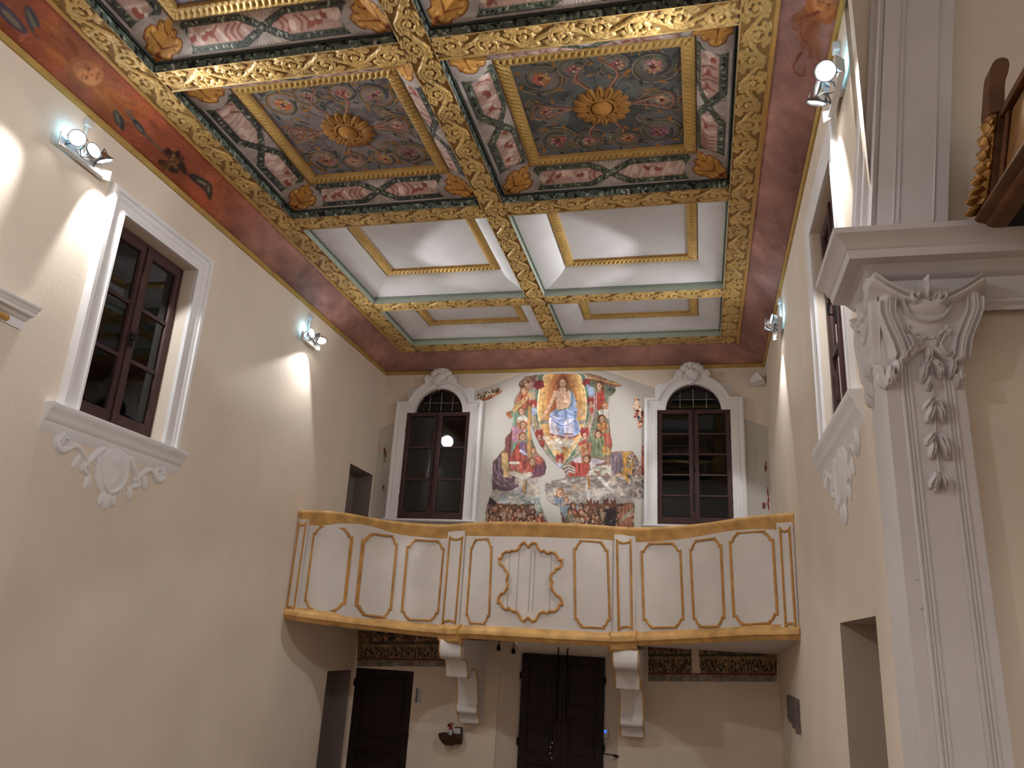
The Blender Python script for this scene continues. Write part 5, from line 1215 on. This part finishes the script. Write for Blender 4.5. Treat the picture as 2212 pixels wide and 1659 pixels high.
# entablature: wall cornice with a mitred return along the nave
E_PROF = [(.02, 4.25), (.02, 4.275), (.045, 4.29), (.045, 4.31), (.02, 4.325), (.02, 4.45), (.05, 4.46), (.075, 4.475), (.10, 4.50), (.115, 4.515), (.19, 4.52), (.20, 4.565), (.215, 4.575), (.225, 4.60), (.255, 4.625), (.275, 4.64), (.28, 4.67), (0, 4.69)]
t = thing('entablature', 'white moulded cornice running along above the right pilaster capital', 'cornice', (6.5, -7.5, 4.25))
s = MB(); path = [(10, -7.45), (6.215, -7.45), (6.215, -7.0)]
s.mould([(-d, z) for d, z in E_PROF], path[::-1], lambda u, v, h: (u, v, h), closed=False)
s.obj('moulding', M_PIL, t, smooth=True)
t = thing('entablature', 'end of a white moulded cornice cut off at the left edge of the photo', 'cornice', (0, -7.4, 4.35))
s = MB(); LP = [(d * .55, z - .0) for d, z in E_PROF if z > 4.44]; LP = [(0.01, 4.50)] + [(d, .5 * z + .5 * 4.69) for d, z in LP]
s.prism(LP, -7.95, -7.17, lambda h, v, u: (h, u, v)); s.obj('moulding', M_WHITE, t, smooth=True)
s = MB(); s.prism([(0.002, 4.56), (.03, 4.56), (.045, 4.53), (.02, 4.51), (.002, 4.51)], -7.90, -7.33, lambda h, v, u: (h, u, v)); s.obj('gilt_soffit', M_GOLDP, t)

# springing of the side arch above the cornice
t = thing('arch_springing', 'white moulded arch band rising from the cornice at upper right', 'arch', (6.4, -7.5, 4.69))
zs = np.linspace(4.695, 7.2, 9)
xr = lambda z: 6.20 + .115 * (z - 4.69); xr2 = lambda z: 6.575 + .130 * (z - 4.69)
s = MB()
for a, b in zip(zs[:-1], zs[1:]):
    def strip(f0, f1): s.quad(f0(a), f1(a), f1(b), f0(b))
    strip(lambda z: (xr(z), -7.50, z), lambda z: (xr2(z), -7.50, z)); strip(lambda z: (xr2(z), -7.50, z), lambda z: (xr2(z), -7.40, z))
s.obj('arch_face', M_PIL, t)
s = MB()
for q0, q1 in ((.22, .26), (.78, .82), (.30, .325)):
    for a, b in zip(zs[:-1], zs[1:]):
        f = lambda q, z, h: (xr(z) + (xr2(z) - xr(z)) * q, -7.50 - h, z)
        if a < 4.80: a = 4.80
        s.quad(f(q0, a, .0), f((q0 + q1) / 2, a, .012), f((q0 + q1) / 2, b, .012), f(q0, b, .0)); s.quad(f((q0 + q1) / 2, a, .012), f(q1, a, 0), f(q1, b, 0), f((q0 + q1) / 2, b, .012))
s.obj('panel_bead', M_PIL, t)
# ribbed archivolt turning back to the nave wall
ribs = [(-.02, -.03), (0, .0), (.03, .012), (.26, .014), (.29, .034), (.34, .034), (.37, .014), (.55, .014), (.59, .038), (.64, .038), (.68, .016), (.84, .016), (.88, .034), (1.0, .034)]
s = MB(); rows = []
for z in np.linspace(4.695, 7.2, 13):
    A, B = Vector((xr(z) - .10, -7.30, z)), Vector((xr(z) - .002, -7.505, z)); d_ = (B - A).normalized(); nn = Vector((d_.y, -d_.x, 0))
    rows.append([A.lerp(B, q) + nn * h for q, h in ribs] + [B + Vector((.01, .02, 0))])
for i in range(len(rows) - 1):
    for k in range(len(ribs)): s.quad(rows[i][k], rows[i][k + 1], rows[i + 1][k + 1], rows[i + 1][k])
s.obj('archivolt', M_PIL, t)
s = MB()
for a, b in zip(zs[:-1], zs[1:]): s.quad((6.2, -7.27, a), (xr(a) - .10, -7.295, a), (xr(b) - .10, -7.295, b), (6.2, -7.27, b))
s.obj('spandrel', M_WALL, t)

# ------------------------------------------------------------------ gilded carved canopy at upper right
M_GILT = mat('old_gilding', (150, 108, 54), 0.38, 0.3, 9, 0.25, 40, metal=0.6, spec=0.5)
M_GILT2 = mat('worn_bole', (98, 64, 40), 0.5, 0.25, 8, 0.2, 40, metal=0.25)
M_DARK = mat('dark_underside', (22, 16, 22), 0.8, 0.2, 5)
t = thing('gilded_canopy', 'carved gilded wooden canopy with leaf scrolls jutting out above the right cornice', 'canopy', (7.2, -8.4, 4.54))
y0, y1 = -7.86, -9.6
pr = [(6.70, 4.542), (6.675, 4.545), (6.655, 4.555), (6.645, 4.57), (6.62, 4.575), (6.60, 4.59), (6.60, 4.605), (6.625, 4.615), (6.645, 4.65), (6.66, 4.655), (6.68, 4.66), (6.74, 4.66)]
s = MB(); s.prism(pr + [(6.74, 4.542)], y0, y1, lambda x, z, y: (x, y, z)); s.obj('base_moulding', M_GILT2, t, smooth=True)
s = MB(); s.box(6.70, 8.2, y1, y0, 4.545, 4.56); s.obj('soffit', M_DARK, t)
sh = lambda x, z: x + .21 * (z - 4.66)
def shb(mb, x0, x1, ya, yb, z0, z1): mb.box(x0, x1, ya, yb, z0, z1, lambda x, y, z: (sh(x, z) if x < 7.1 else x, y, z))
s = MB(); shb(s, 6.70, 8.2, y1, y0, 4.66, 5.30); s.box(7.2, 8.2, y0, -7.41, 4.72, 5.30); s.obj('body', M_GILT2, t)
s = MB()
for ya, d in ((-7.885, .045), (-7.955, .02)): shb(s, 6.70 - d, 6.70, ya - .025, ya + .025, 4.66, 5.20)
shb(s, 6.66, 6.70, y1, -7.86, 5.16, 5.22); s.obj('side_frame', M_GILT2, t, bevel=.008)
s = MB(); P_ = [(6.692, -8.02, 4.70), (6.692, -9.5, 4.70), (6.692, -9.5, 5.14), (6.692, -8.02, 5.14), (6.64, -8.45, 4.92)]
s.add([(sh(x, z), y, z) for x, y, z in P_], [(0, 1, 4), (1, 2, 4), (2, 3, 4), (3, 0, 4)]); s.obj('side_panel', M_GILT, t)
s = MB(); s.prism([(6.80, 5.20), (6.86, 5.21), (6.90, 5.27), (6.90, 5.36), (6.94, 5.42), (7.0, 5.42), (7.0, 5.20)], y0, y1, lambda x, z, y: (x, y, z)); s.obj('top_moulding', M_GILT2, t, smooth=True)
fG = hmap([0.000808622027366931, 0.00024714115066549775, 6.59290104483969, 0.00012063214483384462, -0.0004890677564947045, 5.6678329697412355, 3.5592719545748486e-05, 4.997247211118436e-05, 1.0])
s = MB(); out = [tuple(q) for q in spline([(345, 190), (378, 130), (440, 108), (488, 122), (502, 165), (490, 240), (466, 320), (455, 520), (410, 580), (320, 585), (322, 430), (332, 290)], 4, True)]
def mG(u, v, h):
    a_, b_ = fG(u, v); return (a_, -7.84 - h, b_)
s.prism(out, -.05, .07, mG); s.obj('scroll', M_GILT2, t, smooth=True, bevel=.015)
R = Relief(100, 540, 460, 1470, 5)     # leaf crest up the rear edge
R.stroke(spline([(262, 1400), (300, 1250), (330, 1050), (352, 850), (375, 620)], 8), 80, .05, 70)
for x, y, an, L, w_ in ((285, 1400, 2.9, 150, 60), (280, 1340, 3.2, 140, 52), (300, 1260, 3.15, 130, 56), (305, 1180, 3.4, 120, 56), (320, 1090, 3.7, 120, 60), (330, 990, 3.9, 120, 60), (340, 880, 4.0, 130, 64), (350, 770, 4.2, 130, 60), (370, 690, 4.1, 100, 50), (330, 1300, 2.5, 90, 44)): R.leaf(x, y, an, L, w_, .07)
for x, y in ((345, 750), (335, 690), (300, 920), (310, 1060), (262, 1370)): R.blob(x, y, 34, 42, .085)
R.blur(1)
def mG2(X, Y, Z):
    U, V = fG(X, Y); return np.stack([U, -7.87 - Z, V], -1)
R.mesh('leaf_crest', mG2, M_GILT, t)
# ================================================================== wall lamps
M_LAMPW = mat('white_lamp_metal', (205, 203, 200), 0.45, 0, spec=0.4)
M_CHROME = mat('polished_reflector', (225, 230, 235), 0.18, 0, metal=1.0)
M_LENS = mat_emit('lit_lens', (255, 250, 244), 26)
M_RING = mat('lamp_ring_grey', (95, 98, 104), 0.4, 0, metal=0.5)
def aim(d): return Vector(d).normalized().to_track_quat('Z', 'Y').to_matrix().to_4x4()
def lamp(label, mp, y0, y1, zb, heads, group='wall lamps'):
    """mp(u, v, h); heads: (pos u, v, h, target point, watts, cone, blend)"""
    yc = (y0 + y1) / 2
    t = thing('wall_lamp', label, 'wall lamp', mp(yc, zb, 0), group)
    s = MB(); f = lambda u, v, h: mp(u, v, h)
    s.prism([(.03, zb), (.07, zb + .005), (.07, zb + .015), (.042, zb + .014), (.042, zb + .10), (.03, zb + .10)], y0, y1, lambda h, v, u: mp(u, v, h))
    for a, b in ((y0, y0 - .05), (y1, y1 + .05)):
        s.add([f(a, zb, .03), f(a, zb + .10, .03), f(b, zb + .10, .085), f(b, zb, .085), f(a, zb, .042), f(a, zb + .10, .042), f(b, zb + .10, .095), f(b, zb, .095)], [(0, 1, 2, 3), (4, 5, 6, 7), (0, 1, 5, 4), (2, 3, 7, 6), (0, 3, 7, 4), (1, 2, 6, 5)])
    s.box(yc - .04, yc + .04, zb + .02, zb + .08, .0, .032, f); s.obj('mounting_bar', M_LAMPW, t)
    s = MB(); s.box(yc - .035, yc + .035, zb + .36, zb + .435, 0, .05, f); s.obj('junction_box', M_LAMPW, t, bevel=.008)
    s = MB(); s.tube([mp(yc, zb + .37, .022), mp(yc, zb + .07, .022)], .014); s.obj('conduit', M_LAMPW, t, smooth=True)
    for i, (u, v, h, tgt, wt, cone, bl) in enumerate(heads):
        p = Vector(mp(u, v, h)); d = (Vector(tgt) - p).normalized(); Mx = Matrix.Translation(p) @ aim(d)
        s = MB(); s.lathe([(.018, -.075), (.030, -.070), (.036, -.055), (.052, -.030), (.064, -.010), (.068, .004), (.066, .006), (.062, -.006)], Mx, 28); hd = s.obj('spotlight_head', M_CHROME, t, smooth=True)
        s = MB(); s.lathe([(0, .0), (.030, .001), (.061, -.004)], Mx, 28); s.obj('lens', M_LENS, hd, smooth=True)
        s = MB(); s.lathe([(.062, -.006), (.070, -.006), (.073, .004), (.069, .010), (.062, .004)], Mx, 28); s.obj('rim', M_RING, hd, smooth=True)
        side = Vector((0, 0, 1)).cross(d); side = side.normalized() if side.length > .1 else Vector((0, 1, 0)); base = Vector(mp(u, zb + .05, .045)); bk = p - d * .035
        s = MB(); s.tube([p + side * .078 - d * .01, bk + side * .06 - d * .05, base, bk - side * .06 - d * .05, p - side * .078 - d * .01], .006, 6); s.obj('yoke', M_RING, hd, smooth=True)
        if wt > 0:
            L = bpy.data.lights.new('halogen_lamp', 'SPOT'); L.energy = wt; L.spot_size = math.radians(cone); L.spot_blend = bl; L.shadow_soft_size = .035; L.color = (1.0, .995, .99)
            lo = bpy.data.objects.new('halogen_lamp', L); COL.objects.link(lo); lo.matrix_world = Matrix.Translation(p + d * .02) @ (-Vector(d)).to_track_quat('Z', 'Y').to_matrix().to_4x4()
            lo.parent = hd; lo.matrix_parent_inverse = hd.matrix_world.inverted()
            q = Vector((0, 0, 0)); r = hd
            while r is not None: q += r.location; r = r.parent
            lo.matrix_parent_inverse = Matrix.Translation(-q)
    # broad stray light of the open reflectors
    L = bpy.data.lights.new('stray_light', 'SPOT'); L.energy = STRAY if yc > -10 else 20; L.spot_size = math.radians(168); L.spot_blend = 1.0; L.shadow_soft_size = .12; L.color = (1.0, .995, .99)
    lo = bpy.data.objects.new('stray_light', L); COL.objects.link(lo); lo.parent = t
    p0 = Vector(mp(yc, zb + .06, .26)); lo.location = p0 - t.location; dn = Vector(mp(0, 0, 1)) - Vector(mp(0, 0, 0))
    lo.rotation_euler = (-(dn + Vector((0, 0, -.45)))).to_track_quat('Z', 'Y').to_euler()
    # bluish light that leaks out behind the dichroic reflector of the first head
    u, v, h = heads[0][:3]; L = bpy.data.lights.new('reflector_spill', 'POINT'); L.energy = BLUE; L.color = (.30, .72, 1.0); L.shadow_soft_size = .02
    lo = bpy.data.objects.new('reflector_spill', L); COL.objects.link(lo); lo.parent = t; lo.location = Vector(mp(u + .03, v + .07, .055)) - t.location
    return t
BLUE = 1.1
STRAY = 75
K = .48
lamp('wall lamp with three lit spotlights above the left window', mpL, -7.32, -6.82, 6.10, [(-7.26, 6.20, .15, (3.4, -11.5, 2.2), 260 * K, 98, .2), (-7.08, 6.20, .16, (5.2, -8.0, 6.9), 230 * K, 50, .35), (-6.93, 6.20, .15, (1.7, -4.0, .5), 220 * K, 92, .2)])
lamp('wall lamp with three lit spotlights high on the left wall nearer the back', mpL, -3.02, -2.62, 6.06, [(-2.96, 6.16, .15, (5.4, -4.0, 6.9), 260 * K, 44, .35), (-2.80, 6.16, .16, (3.1, .0, 5.5), 480 * K, 38, .6), (-2.66, 6.17, .15, (1.8, -4.6, .5), 170 * K, 92, .2)])
lamp('wall lamp with three lit spotlights above the right window beside the arch band', mpR, -7.28, -6.80, 6.06, [(-7.22, 6.13, .14, (3.8, -11.5, 2.2), 180 * K, 98, .2), (-7.03, 6.16, .16, (1.0, -8.0, 6.9), 230 * K, 50, .35), (-6.87, 6.15, .15, (4.4, -4.4, .5), 220 * K, 92, .2)])
lamp('wall lamp with spotlight heads turned away high on the right wall nearer the back', mpR, -2.96, -2.52, 6.05, [(-2.88, 6.16, .14, (.8, -3.9, 6.9), 260 * K, 44, .35), (-2.76, 6.15, .17, (3.1, .0, 5.4), 480 * K, 38, .6), (-2.62, 6.13, .15, (4.2, -.6, .8), 150 * K, 92, .2)])
# unseen lamps: left one inferred from the capital's shadow, ceiling heads added as fill
lamp('unseen wall lamp with added ceiling fill on the left wall behind the photographer', mpL, -12.6, -12.1, 6.0, [(-12.5, 6.1, .15, (6.6, -7.4, 3.2), 260 * K, 34, .6), (-12.35, 6.1, .16, (3.0, -14.2, 6.9), 1300 * K, 120, .6), (-12.2, 6.1, .15, (1.5, -11.0, .0), 500 * K, 80, .5)])
mpS = lambda u, v, h: (10 - h, u, v)
lamp('unseen fill lamp added on the far side wall behind the photographer', mpS, -12.6, -12.1, 6.0, [(-12.5, 6.1, .15, (0.0, -10.0, 2.0), 500 * K, 70, .7), (-12.35, 6.1, .16, (5.0, -13.8, 7), 1200 * K, 120, .6), (-12.2, 6.1, .15, (7.5, -11.0, .0), 400 * K, 90, .5)])  # whole lamp is unseen, added to lift the general light

# ================================================================== small things on the walls
# white wedge in the corner right of the right arched window
t = thing('corner_speaker', 'small white angular box mounted high in the back right corner', 'speaker', (6.05, -.1, 6.33))
s = MB(); s.add([(5.955, -.16, 6.26), (6.15, -.30, 6.28), (6.19, -.06, 6.27), (5.97, -.01, 6.26), (5.99, -.14, 6.37), (6.07, -.22, 6.43), (6.13, -.08, 6.43), (6.01, -.01, 6.40)], [(0, 1, 2, 3), (4, 5, 6, 7), (0, 1, 5, 4), (1, 2, 6, 5), (2, 3, 7, 6), (3, 0, 4, 7)]); s.obj('cabinet', M_WHITE, t, bevel=.012)
s = MB(); s.tube([(6.10, -.06, 6.33), (6.198, -.002, 6.33)], .018); s.obj('bracket', M_LAMPW, t)
# holy water stoup
M_STONE = mat('dark_stone', (70, 48, 36), 0.6, 0.4, 25, 0.3, 60)
t = thing('holy_water_stoup', 'dark brown stone holy water basin fixed to the back wall between the doors', 'basin', (1.655, -.1, .92))
s = MB(); s.lathe([(0, -.13), (.06, -.125), (.11, -.095), (.150, -.045), (.168, 0.0), (.172, .02), (.160, .026), (.145, .01), (.10, -.03), (0, -.045)], Matrix.Translation((1.655, -.155, 1.04)) @ Matrix.Scale(.88, 4, (0, 1, 0)), 28); s.obj('bowl', M_STONE, t, smooth=True)
s = MB(); s.box(1.56, 1.81, -.12, -.002, .93, 1.066); s.obj('wall_block', M_STONE, t, bevel=.015)
M_PAPER = mat('white_paper', (205, 203, 200), .7); M_RED = mat('red_plastic', (150, 34, 28), .4); M_REDD = mat('dark_red_card', (104, 20, 32), .6); M_BLUEK = mat('blue_black_print', (40, 34, 60), .6)
t = thing('document_holder', 'white box of leaflets with dark edge standing on the stone basin', 'box', (1.69, -.12, 1.035))
s = MB(); s.box(1.575, 1.80, -.11, -.05, 1.068, 1.145); s.obj('box_body', M_PAPER, t, bevel=.004)
s = MB(); s.box(1.70, 1.80, -.115, -.045, 1.145, 1.153); s.box(1.797, 1.806, -.115, -.045, 1.068, 1.155); s.obj('dark_edge', M_BLUEK, t)
s = MB(); s.prism([(1.65, 1.078), (1.70, 1.078), (1.675, 1.11)], -.112, -.115, lambda u, v, h: (u, h, v)); s.obj('printed_mark', M_BLUEK, t)
t = thing('red_card', 'dark red card standing behind the leaflet box on the stone basin', 'card', (1.61, -.06, 1.03)); s = MB(); s.box(1.578, 1.635, -.046, -.036, 1.068, 1.185); s.obj('card', M_REDD, t)
t = thing('pump_bottle', 'small pump bottle with red top standing on the stone basin', 'bottle', (1.665, -.16, 1.02))
s = MB(); s.lathe([(0, .0), (.026, 0), (.028, .01), (.028, .09), (.020, .105), (.012, .11), (.012, .12), (0, .12)], Matrix.Translation((1.665, -.17, 1.015)), 18); s.obj('bottle', mat('milky_plastic', (190, 186, 184), .4), t, smooth=True)
s = MB(); s.lathe([(0, .11), (.024, .11), (.024, .135), (.010, .15), (.007, .16), (.007, .19), (.014, .19), (.014, .2), (0, .2)], Matrix.Translation((1.665, -.17, 1.015)), 16); s.tube([(1.665, -.17, 1.207), (1.70, -.18, 1.203), (1.706, -.182, 1.192)], .006); s.obj('pump', M_RED, t, smooth=True)
# notice, hooks, sensor, plaque
t = thing('paper_notice', 'small white paper notice with grey print beside the narrow left door', 'notice', (1.08, 0, 1.53))
s = MB(); s.box(1.035, 1.128, -.012, -.002, 1.425, 1.635); s.obj('sheet', M_PAPER, t)
s = MB(); s.box(1.037, 1.075, -.014, -.0125, 1.43, 1.63)
for z in np.linspace(1.46, 1.60, 6): s.box(1.084, 1.118, -.0135, -.0125, z, z + .006)
s.obj('print', mat('grey_blue_print', (120, 122, 146), .7), t)
for x, z, lab in ((2.27, 2.28, 'black iron teardrop hook under the balcony, the one further left'), (2.46, 2.245, 'black iron teardrop hook under the balcony, the one nearer the double door')):
    t = thing('wall_hook', lab, 'hook', (x, -.0, z), 'teardrop hooks')
    yy = .02 if x < 2.3 else .18
    s = MB(); s.lathe([(0, .055), (.008, .045), (.014, .02), (.028, -.01), (.030, -.03), (.02, -.05), (0, -.055)], Matrix.Translation((x, yy - .06, z)), 16); s.obj('pendant', M_IRON, t, smooth=True)
    s = MB(); s.tube([(x, yy - .06, z + .05), (x, yy - .055, z + .075), (x, yy - .01, z + .08), (x, yy + .02, z + .08)], .005); s.obj('hook_arm', M_IRON, t)
t = thing('sensor', 'small white wall device with a blue light right of the double door', 'sensor', (3.86, .2, 1.2))
s = MB(); s.box(3.815, 3.875, .17, .235, 1.155, 1.265); s.obj('case', M_LAMPW, t, bevel=.006)
s = MB(); s.lathe([(0, .006), (.014, .004), (.018, 0)], Matrix.Translation((3.838, .17, 1.235)) @ Matrix.Rotation(PI / 2, 4, 'X'), 16); s.obj('indicator', mat_emit('blue_indicator', (20, 70, 255), 3.0), t, smooth=True)
M_PLAQ = mat('grey_brown_stone', (104, 90, 86), .7, .25, 20, .15, 60)
t = thing('wall_plaque', 'small grey ridged stone plaque with a broken lower edge on the right wall', 'plaque', (6.19, -1.8, 1.75))
s = MB(); pts = [(-2.30, 1.95), (-2.30, 1.60), (-2.1, 1.66), (-1.95, 1.63), (-1.8, 1.68), (-1.62, 1.66), (-1.40, 1.68), (-1.40, 1.95)]
s.prism(pts, .001, .05, mpR); s.obj('slab', M_PLAQ, t, bevel=.006)
s = MB()
for z in (1.72, 1.775, 1.83, 1.885): s.box(-2.24, -1.46, z, z + .014, .05, .06, lambda u, v, h: mpR(u, v, h))
s.obj('ridges', M_PLAQ, t)

# ================================================================== camera, world, view
cam = bpy.data.cameras.new('camera'); co = bpy.data.objects.new('camera', cam); COL.objects.link(co); scene.camera = co
yaw, pitch, roll, F = -.24326, .31415, .05775, 1693.53
cy, sy, cp, sp, cr, sr = math.cos(yaw), math.sin(yaw), math.cos(pitch), math.sin(pitch), math.cos(roll), math.sin(roll)
f = Vector((sy * cp, cy * cp, sp)); r = Vector((cy, -sy, 0)); u = r.cross(f); rr = r * cr + u * sr; uu = -r * sr + u * cr
co.matrix_world = Matrix(((rr.x, uu.x, -f.x, 5.18025), (rr.y, uu.y, -f.y, -11.88144), (rr.z, uu.z, -f.z, 2.4), (0, 0, 0, 1)))
cam.sensor_fit = 'HORIZONTAL'; cam.sensor_width = 36; cam.lens = F / 2212 * 36; cam.clip_start = .05; cam.clip_end = 60
wd = bpy.data.worlds.new('night'); scene.world = wd; wd.use_nodes = True
wd.node_tree.nodes['Background'].inputs[0].default_value = (.010, .013, .02, 1); wd.node_tree.nodes['Background'].inputs[1].default_value = .5
vs = scene.view_settings; vs.view_transform = 'Standard'; vs.look = 'None'; vs.exposure = 0.42; vs.gamma = 1; vs.use_curve_mapping = False
scene.cycles.use_denoising = True
scene.cycles.max_bounces = 10; scene.cycles.diffuse_bounces = 6; scene.cycles.sample_clamp_indirect = 6
